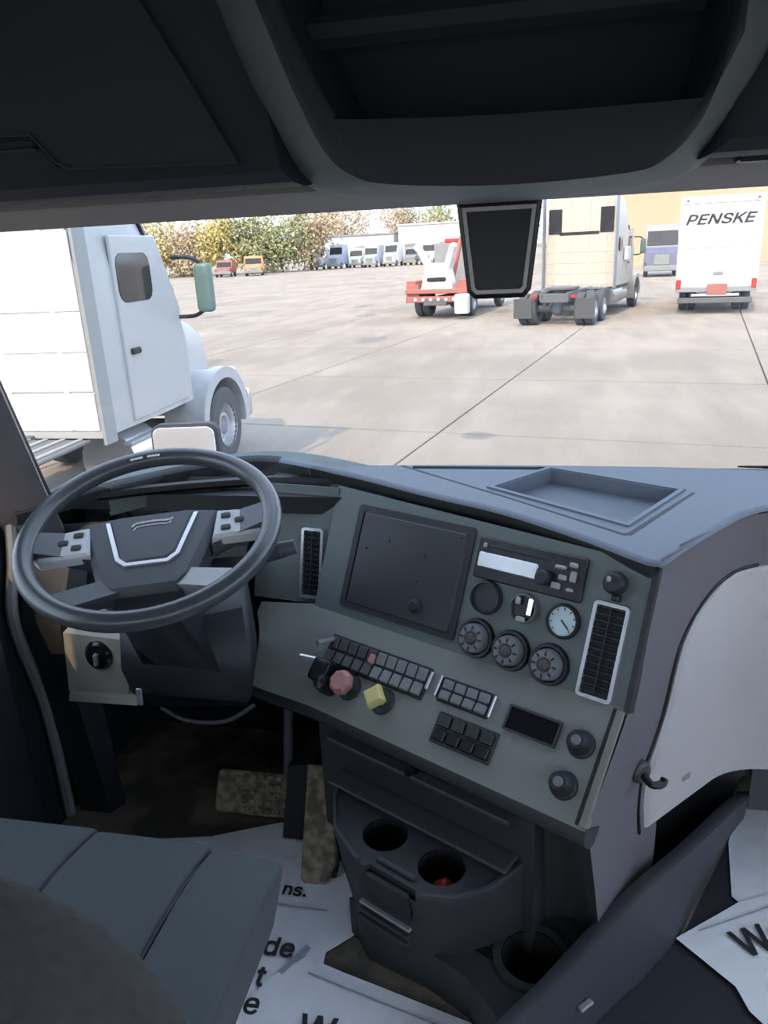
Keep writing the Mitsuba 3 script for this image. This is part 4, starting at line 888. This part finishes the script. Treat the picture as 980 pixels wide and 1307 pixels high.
for s in (-1, 1):
    q = obj('button_pad', SWF(cbev(Polygon([(s * 0.112, 0.044), (s * 0.196, 0.036), (s * 0.202, -0.016), (s * 0.190, -0.030), (s * 0.104, -0.028)]), -0.034, -0.012, 0.005)), BEZEL, sw, 30, 'pale grey button pad')
    for a, b in ((0.128, 0.022), (0.128, -0.010), (0.152, 0.006), (0.176, 0.020), (0.176, -0.010)):
        obj('button', SWF(rbox([s * a, b, -0.011], [0.017, 0.013, 0.006], 0.003, 4)), CONS, q)
    obj('spoke', SWF(loft([[(s * 0.10, 0.04, -0.06), (s * 0.10, -0.03, -0.06), (s * 0.10, -0.03, -0.028), (s * 0.10, 0.04, -0.028)], [(s * 0.212, 0.030, -0.010), (s * 0.212, -0.020, -0.010), (s * 0.212, -0.020, 0.006), (s * 0.212, 0.030, 0.006)]])), RUBBERW, sw)
    obj('spoke', SWF(loft([[(s * 0.060, -0.085, -0.055), (s * 0.040, -0.12, -0.055), (s * 0.040, -0.12, -0.022), (s * 0.060, -0.085, -0.022)], [(s * 0.150, -0.135, -0.012), (s * 0.112, -0.168, -0.012), (s * 0.112, -0.168, 0.006), (s * 0.150, -0.135, 0.006)]])), PADW if s < 0 else SATIN, sw)
# row of small pale marks on the far part of the rim
ls = [(math.cos(w) * 0.2005, math.sin(w) * 0.2005) for w in np.linspace(math.radians(88), math.radians(104), 8)]
for i in range(7):
    if i != 3:
        p, q = np.array(ls[i]), np.array(ls[i + 1]); d = (q - p) / np.linalg.norm(q - p)
        obj('label_mark', SWF(fr(box([0, 0, 0], [0.0075, 0.006, 0.0015]), [*(p + q) / 2, 0.0140], [*d, 0], [-d[1], d[0], 0], [0, 0, 1])), PASSP, sw)
co = thing('steering_column', 'black steering column shroud under the wheel with a stalk at its right', 'steering column')
obj('shroud', loft([[SWC + S1 * a + S2 * b - SN * 0.05 for a, b in ((-0.05, -0.05), (0.05, -0.05), (0.045, 0.05), (-0.05, 0.05))], [SWC + e1 * a + e2 * b - SN * 0.14 for a, b in ((-0.07, -0.08), (0.055, -0.08), (0.035, 0.06), (-0.07, 0.06))], [np.array([-0.66 + a, 1.33 + b, 1.72]) for a, b in ((-0.10, -0.10), (0.08, -0.10), (0.02, 0.10), (-0.10, 0.10))]]), DARK, co, 75)
st = obj('stalk', tube(bez([SWC + e1 * 0.08 - SN * 0.075, SWC + e1 * 0.17 + e2 * 0.01 - SN * 0.060, SWC + e1 * 0.228 + e2 * 0.030 - SN * 0.047], 5), np.linspace(0.009, 0.014, 11), 10), CONS, co, 40, 'dark multifunction stalk')
obj('tip', tube([SWC + e1 * 0.220 + e2 * 0.028 - SN * 0.048, SWC + e1 * 0.246 + e2 * 0.037 - SN * 0.043], [0.0145, 0.013], 12), PADW, st)
kn = obj('knee_cover', loft([[(-0.80, 1.20, 1.86), (-0.545, 1.22, 1.92), (-0.60, 1.40, 1.94), (-0.82, 1.40, 1.90)], [(-0.797, 1.18, 1.79), (-0.53, 1.19, 1.81), (-0.59, 1.40, 1.80), (-0.82, 1.40, 1.80)], [(-0.785, 1.185, 1.735), (-0.535, 1.195, 1.745), (-0.60, 1.42, 1.75), (-0.82, 1.42, 1.73)], [(-0.76, 1.21, 1.69), (-0.56, 1.22, 1.70), (-0.62, 1.42, 1.72), (-0.82, 1.42, 1.70)]]), DARK, co, 75)
obj('cover_pipe', tube(bez([(-0.745, 1.215, 1.683), (-0.68, 1.195, 1.672), (-0.60, 1.20, 1.674), (-0.545, 1.225, 1.70)], 5), 0.0045, 8), CONS, co)
kc = obj('ignition_key', fr(cbev(rrect(-0.006, -0.018, 0.006, 0.018, 0.003), 0, 0.004, 0.001), [-0.757, 1.165, 1.742], [1, 0, 0], [0, 0.1, 0.995], [0, -0.995, 0.1]), SILVER)
tag(kc, 'small silver key in the lock right of the beige switch housing', 'key')

# ------------------------------------------------------------------ pedals
ac = thing('accelerator_pedal', 'long dusty brown accelerator pedal standing on the floor', 'pedal')
ax = np.array([(-0.452, 1.235, 1.262), (-0.475, 1.40, 1.43)]); dv = ax[1] - ax[0]; L_ = np.linalg.norm(dv); dv = dv / L_
px_ = np.array([0.995, 0.0, 0.02]); px_ -= dv * (px_ @ dv); px_ /= np.linalg.norm(px_); pn = np.cross(px_, dv)
obj('plate', fr(cbev(Polygon([(-0.036, 0.0), (-0.028, -0.012), (0.02, -0.014), (0.042, 0.03), (0.040, L_), (-0.032, L_)]), -0.02, 0.006, 0.004), ax[0], px_, dv, pn), PEDAL, ac)
obj('side_plate', fr(cbev(Polygon([(0, 0), (0, L_), (-0.05, L_), (-0.03, 0)]), 0, 0.02, 0.003), ax[0] + px_ * 0.04 - pn * 0.01, pn, dv, np.cross(pn, dv)), DARK, ac)
br = thing('brake_pedal', 'wide dusty brake pedal with a ribbed rubber pad left of the accelerator', 'pedal')
bO = np.array([-0.630, 1.42, 1.31]); by = np.array([0.0, 0.55, 0.835]); bn = np.array([0.0, -0.835, 0.55])
obj('pad', fr(cbev(rrect(-0.13, -0.050, 0.072, 0.050, 0.012), -0.02, 0.0, 0.004), bO, [1, 0, 0], by, bn), PEDAL, br)
for i in range(6):
    for j in range(5):
        obj('stud', fr(box([-0.052 + i * 0.021, -0.036 + j * 0.019, 0.003], [0.013, 0.011, 0.010], 0.002), bO, [1, 0, 0], by, bn), PEDAL, br)
obj('stem', tube([(-0.575, 1.44, 1.36), (-0.56, 1.46, 1.60), (-0.555, 1.50, 1.78)], 0.011, 8), FRAMEM, br)
rest = thing('treadle_block', 'dark pedal block between the brake pad and the accelerator', 'pedal')
obj('block', loft([[(-0.565, 1.34, 1.262), (-0.495, 1.34, 1.262), (-0.495, 1.44, 1.262), (-0.565, 1.44, 1.262)], [(-0.565, 1.42, 1.40), (-0.500, 1.42, 1.415), (-0.500, 1.48, 1.415), (-0.565, 1.48, 1.40)]]), DARK, rest)

# ------------------------------------------------------------------ seat
se = thing('driver_seat', 'charcoal fabric driver seat with stitched cushion panels', 'seat')
def cush(x0, x1, y0, y1, z0, z1, r, fall_l=0.0, fall_r=0.0):
    m = rbox([(x0 + x1) / 2, (y0 + y1) / 2, (z0 + z1) / 2], [x1 - x0, y1 - y0, z1 - z0], r, 16)
    v = m.vertices; u_ = (v[:, 0] - x0) / (x1 - x0); w = np.clip((v[:, 2] - z0) / (z1 - z0), 0, 1)
    fr_ = np.clip((v[:, 1] - (y1 - 0.14)) / 0.14, 0, 1)
    v[:, 2] -= w * (fall_r * u_ ** 2 + fall_l * (1 - u_) ** 2 + 0.022 * fr_ ** 2)
    v[:, 0] += (1 - w) * ((0.03 if fall_l > fall_r else 0) * (1 - u_) - (0.03 if fall_r > fall_l else 0) * u_)
    m.vertices = v; return m
obj('cushion_panel', cush(-0.647, -0.457, 0.34, 0.825, 1.60, 1.756, 0.010), SEATF, se, 40)
obj('cushion_panel', cush(-0.842, -0.647, 0.34, 0.830, 1.60, 1.756, 0.010), SEATF, se, 40)
obj('bolster', cush(-0.457, -0.340, 0.34, 0.812, 1.60, 1.762, 0.015, 0.004, 0.014), SEATF, se, 40)
obj('bolster', cush(-0.965, -0.842, 0.34, 0.825, 1.60, 1.762, 0.015, 0.014, 0.004), SEATF, se, 40)
for x in (-0.457, -0.647, -0.842):
    obj('seam', tube([(x, 0.36, 1.7525), (x, 0.66, 1.7525), (x, 0.73, 1.748), (x, 0.80, 1.727)], 0.0035, 6), DARK, se)
obj('seat_base', rbox([-0.665, 0.56, 1.52], [0.44, 0.44, 0.18], 0.03, 6), DARK, se)
obj('pedestal', loft([[(-0.85, 0.40, 1.255), (-0.52, 0.40, 1.255), (-0.52, 0.72, 1.255), (-0.85, 0.74, 1.255)], [(-0.88, 0.38, 1.46), (-0.48, 0.38, 1.46), (-0.48, 0.74, 1.46), (-0.88, 0.76, 1.46)]]), DARK, se)
BO = np.array([-0.64, 0.40, 1.66])
a_ = math.radians(7)
bu, bn2 = np.array([0, -math.sin(a_), math.cos(a_)]), np.array([0, math.cos(a_), math.sin(a_)])
def back_mesh():
    th_ = np.linspace(0, 2 * np.pi, 64, endpoint=False)
    secs = []
    for d_, k_ in ((-0.045, 0.965), (-0.035, 0.99), (-0.01, 1.0), (0.03, 1.0), (0.055, 0.985), (0.068, 0.955)):
        c_, s_ = np.cos(th_), np.sin(th_)
        x_ = np.sign(c_) * np.abs(c_) ** (2 / 3.2) * 0.365 * k_
        z_ = 0.20 + np.sign(s_) * np.abs(s_) ** (2 / 2.4) * 0.245 * k_
        secs.append([BO + np.array([a, 0, 0]) + bu * b + bn2 * d_ for a, b in zip(x_, z_)])
    return loft(secs)
obj('backrest', back_mesh(), BACKF, se, 40, 'dark brownish grey backrest')
th_ = np.linspace(0, 2 * np.pi, 64, endpoint=False)
pip = [BO + np.array([np.sign(math.cos(w)) * abs(math.cos(w)) ** (2 / 3.2) * 0.352, 0, 0]) + bu * (0.20 + np.sign(math.sin(w)) * abs(math.sin(w)) ** (2 / 2.4) * 0.236) - bn2 * 0.040 for w in th_]
obj('piping', tube(pip, 0.005, 6, True), SEATF, se)

# ------------------------------------------------------------------ paper floor mats
tag(obj('rubber_mat', ext(Polygon([(0.10, 0.80), (1.05, 0.80), (1.05, 1.62), (0.50, 1.62), (0.44, 1.50), (0.30, 1.23), (0.20, 1.10), (0.10, 1.0)]).buffer(-0.01), 1.25, 1.2525), MATR), 'dark rubber mat covering the passenger floor beneath the paper', 'floor mat')
def sheet(name, pts, z, label, group=None, th=0.0016):
    k = thing(name, label, 'paper mat', group)
    m = ext(Polygon(pts), 0, th)
    m = m.subdivide_to_size(0.05) if hasattr(m, 'subdivide_to_size') else m
    v = m.vertices
    v[:, 2] += z + 0.004 * meshkit.fbm(np.c_[v[:, :2] * 9, np.zeros(len(v))], 3, seed=5)
    obj('paper', m, PAPER, k, 20)
    return k
k = sheet('paper_mat', [(-0.86, 1.30), (-0.736, 1.325), (-0.585, 1.395), (-0.50, 1.37), (-0.430, 1.32), (-0.400, 1.305), (-0.372, 1.235), (-0.340, 1.110), (-0.386, 1.064), (-0.382, 1.02), (-0.43, 0.95), (-0.55, 0.75), (-0.86, 0.75)], 1.252, 'white paper floor mat under the pedals, beside the driver seat')
def letters(k, txt, pos, h, right, up, m=INK, bold=True, z=1.2600):
    tm = meshkit.text_mesh(txt, h, 0.0008, bold)
    obj('lettering', fr(tm, [pos[0], pos[1], z], right, up, ZZ), m, k, False)
rt, upv = np.array([1.0, 0, 0]), np.array([0, 1.0, 0])
letters(k, 'ns.', (-0.519, 1.184), 0.030, rt, upv)
letters(k, 'de', (-0.512, 1.038), 0.040, rt, upv)
letters(k, 't', (-0.503, 0.972), 0.040, rt, upv)
letters(k, 'e', (-0.507, 0.916), 0.040, rt, upv)
obj('crease', fr(box([0, 0, 0], [0.12, 0.003, 0.0008]), [-0.468, 1.157, 1.2595], rt, upv, ZZ), GREYLINE, k, False)
obj('printed_bar', fr(box([0, 0, 0], [0.012, 0.075, 0.0008]), [-0.440, 1.035, 1.2600], [0.86, -0.51, 0], [0.51, 0.86, 0], ZZ), GREYLINE, k, False)
k = sheet('paper_mat', [(-0.480, 0.985), (-0.42, 1.045), (-0.336, 1.022), (-0.094, 0.962), (-0.03, 0.90), (-0.10, 0.70), (-0.44, 0.62), (-0.56, 0.80)], 1.2565, 'white paper floor mat at the bottom edge between seat and console')
letters(k, 'W', (-0.393, 0.878), 0.05, rt, upv, z=1.2640)
obj('border_line', fr(box([0, 0, 0], [0.34, 0.003, 0.0008]), [-0.24, 0.968, 1.2640], [0.97, -0.24, 0], [0.24, 0.97, 0], ZZ), GREYLINE, k, False)
k = sheet('paper_mat', [(0.485, 1.60), (0.440, 1.475), (0.413, 1.32), (0.50, 1.20), (0.78, 1.20), (0.80, 1.58)], 1.254, 'white paper floor mat at the far end of the passenger floor')
k = sheet('paper_mat', [(0.284, 1.194), (0.42, 1.300), (0.55, 1.36), (0.80, 1.36), (0.80, 0.95), (0.45, 0.98), (0.385, 1.06), (0.372, 1.105)], 1.2585, 'white paper floor mat on the passenger floor with a black W')
letters(k, 'We', (0.402, 1.165), 0.055, np.array([0.90, 0.43, 0]), np.array([-0.43, 0.90, 0]), z=1.2660)
obj('border_line', fr(box([0, 0, 0], [0.30, 0.003, 0.0008]), [0.46, 1.285, 1.2660], [0.88, 0.475, 0], [-0.475, 0.88, 0], ZZ), GREYLINE, k, False)

# ------------------------------------------------------------------ overhead
oc = thing('overhead_console', 'dark moulded overhead console with an open shelf over the windshield', 'overhead console')
A_ = [(-0.423, 3.15), (-0.424, 2.85), (-0.382, 2.744), (-0.343, 2.665), (-0.299, 2.632), (-0.233, 2.616), (-0.049, 2.606), (0.126, 2.609), (0.177, 2.624), (0.217, 2.657), (0.246, 2.695), (0.265, 2.739), (0.285, 3.15)]
B_ = [(-0.330, 3.15), (-0.312, 2.814), (-0.275, 2.72), (-0.244, 2.658), (-0.213, 2.632), (-0.168, 2.620), (-0.044, 2.612), (0.089, 2.616), (0.128, 2.628), (0.157, 2.657), (0.176, 2.699), (0.194, 2.738), (0.212, 3.15)]
C_ = [(-0.306, 3.15), (-0.289, 2.812), (-0.263, 2.754), (-0.244, 2.717), (-0.232, 2.697), (-0.218, 2.690), (-0.045, 2.682), (0.147, 2.682), (0.162, 2.687), (0.170, 2.699), (0.177, 2.719), (0.186, 2.752), (0.198, 3.15)]
def dens(L):
    L = np.array(L); return np.vstack([L[:1], bez(L[1:-1], 4), L[-1:]])
A_, B_, C_ = map(dens, (A_, B_, C_))
y3 = lambda L, y: np.c_[L[:, 0], np.full(len(L), y), L[:, 1]]
obj('band', loft([y3(A_, 1.12), y3(A_, 1.03), y3(A_ * 0.85 + B_ * 0.15, 1.0), y3(A_ * 0.2 + B_ * 0.8, 0.935), y3(B_, 0.921)], closed=False), OVER_LIT, oc, 60)
obj('face', loft([y3(B_, 0.921), y3(B_ * 0.55 + C_ * 0.45, 0.912), y3(C_, 0.918), y3(C_ + (C_.mean(0) - C_) * 0.01, 0.93)], closed=False), OVER, oc, 60)
obj('shelf', loft([y3(C_, 0.93), y3(C_ * [0.97, 1] + [0, 0.012], 1.10)], closed=False), OVERD, oc, 60)
obj('shelf_back', box([-0.05, 1.115, 2.93], [0.56, 0.02, 0.46]), OVERD, oc, False)
obj('shelf_bar', box([-0.055, 1.02, 2.80], [0.47, 0.02, 0.035], 0.01), OVER, oc)
def bin_(s, x0, slant, label):
    k = thing('overhead_cabinet', label, 'cabinet')
    pr_ = [(1.10, 2.640), (1.02, 2.634), (0.975, 2.629), (0.955, 2.633), (0.947, 2.645), (0.950, 2.66), (0.955, 2.70), (0.955, 2.78), (0.955, 2.85), (0.955, 3.15), (1.10, 3.15)]
    obj('shell', loft([[(x0, a, b) for a, b in pr_], [(float(np.interp(b, *slant)) + (0.955 - a) * 0.25 * s, a, b) for a, b in pr_]]), OVER, k, 40)
    return k
k = bin_(-1, -1.125, ((2.62, 2.645, 2.665, 2.70, 2.78, 2.85, 3.15), (-0.285, -0.305, -0.325, -0.345, -0.382, -0.420, -0.430)), 'dark overhead cabinet with a hinged door, upper left above the wheel')
dpoly = Polygon([(-0.357, 2.655), (-0.58, 2.662), (-0.600, 2.672), (-0.628, 2.704), (-0.98, 2.715), (-0.98, 3.10), (-0.60, 3.10), (-0.459, 2.836), (-0.400, 2.734)])
FP = lambda m: fr(m, [0, 0.953, 0], [1, 0, 0], [0, 0, 1], [0, -1, 0])
obj('door', FP(ext(dpoly, 0.0, 0.010)), OVER, k, False)
obj('door_edge', FP(ext(dpoly.difference(dpoly.buffer(-0.003)), 0.0, 0.0135)), OVER, k, False)
obj('handle_recess', FP(ext(Polygon([(-0.60, 2.666), (-0.632, 2.700), (-0.97, 2.710), (-0.97, 2.668)]), 0.0, 0.004)), OVERD, k, False)
obj('handle_lip', FP(box([-0.79, 2.690, 0.006], [0.33, 0.004, 0.008], 0.001)), OVER, k)
k = bin_(1, 1.125, ((2.62, 2.645, 2.665, 2.70, 2.78, 2.85, 3.15), (0.165, 0.195, 0.215, 0.238, 0.262, 0.270, 0.280)), 'dark overhead cabinet at the upper right corner')
obj('slot', box([0.30, 1.03, 2.630], [0.16, 0.05, 0.008], 0.002), BLACK, k)

# ------------------------------------------------------------------ camera unit at the windshield
cu = thing('camera_unit', 'black camera housing hanging at the top centre of the windshield', 'camera')
cpoly = Polygon([(-0.128, 2.612), (0.001, 2.612), (-0.014, 2.482), (-0.024, 2.470), (-0.102, 2.470), (-0.113, 2.482)])
CF = lambda m: fr(m, [0, 1.24, 0], [1, 0, 0], [0, 0, 1], [0, -1, 0])
obj('housing', CF(cbev(cpoly, -0.03, 0.0, 0.006)), BLACK, cu)
obj('bezel', CF(ring(cpoly.buffer(-0.0075), 0.006, 0.0, 0.004)), BEZEL, cu)
obj('face', CF(ext(cpoly.buffer(-0.013), -0.001, 0.002)), COVER, cu)
obj('mount', box([-0.064, 1.25, 2.625], [0.13, 0.06, 0.04], 0.008), BLACK, cu)
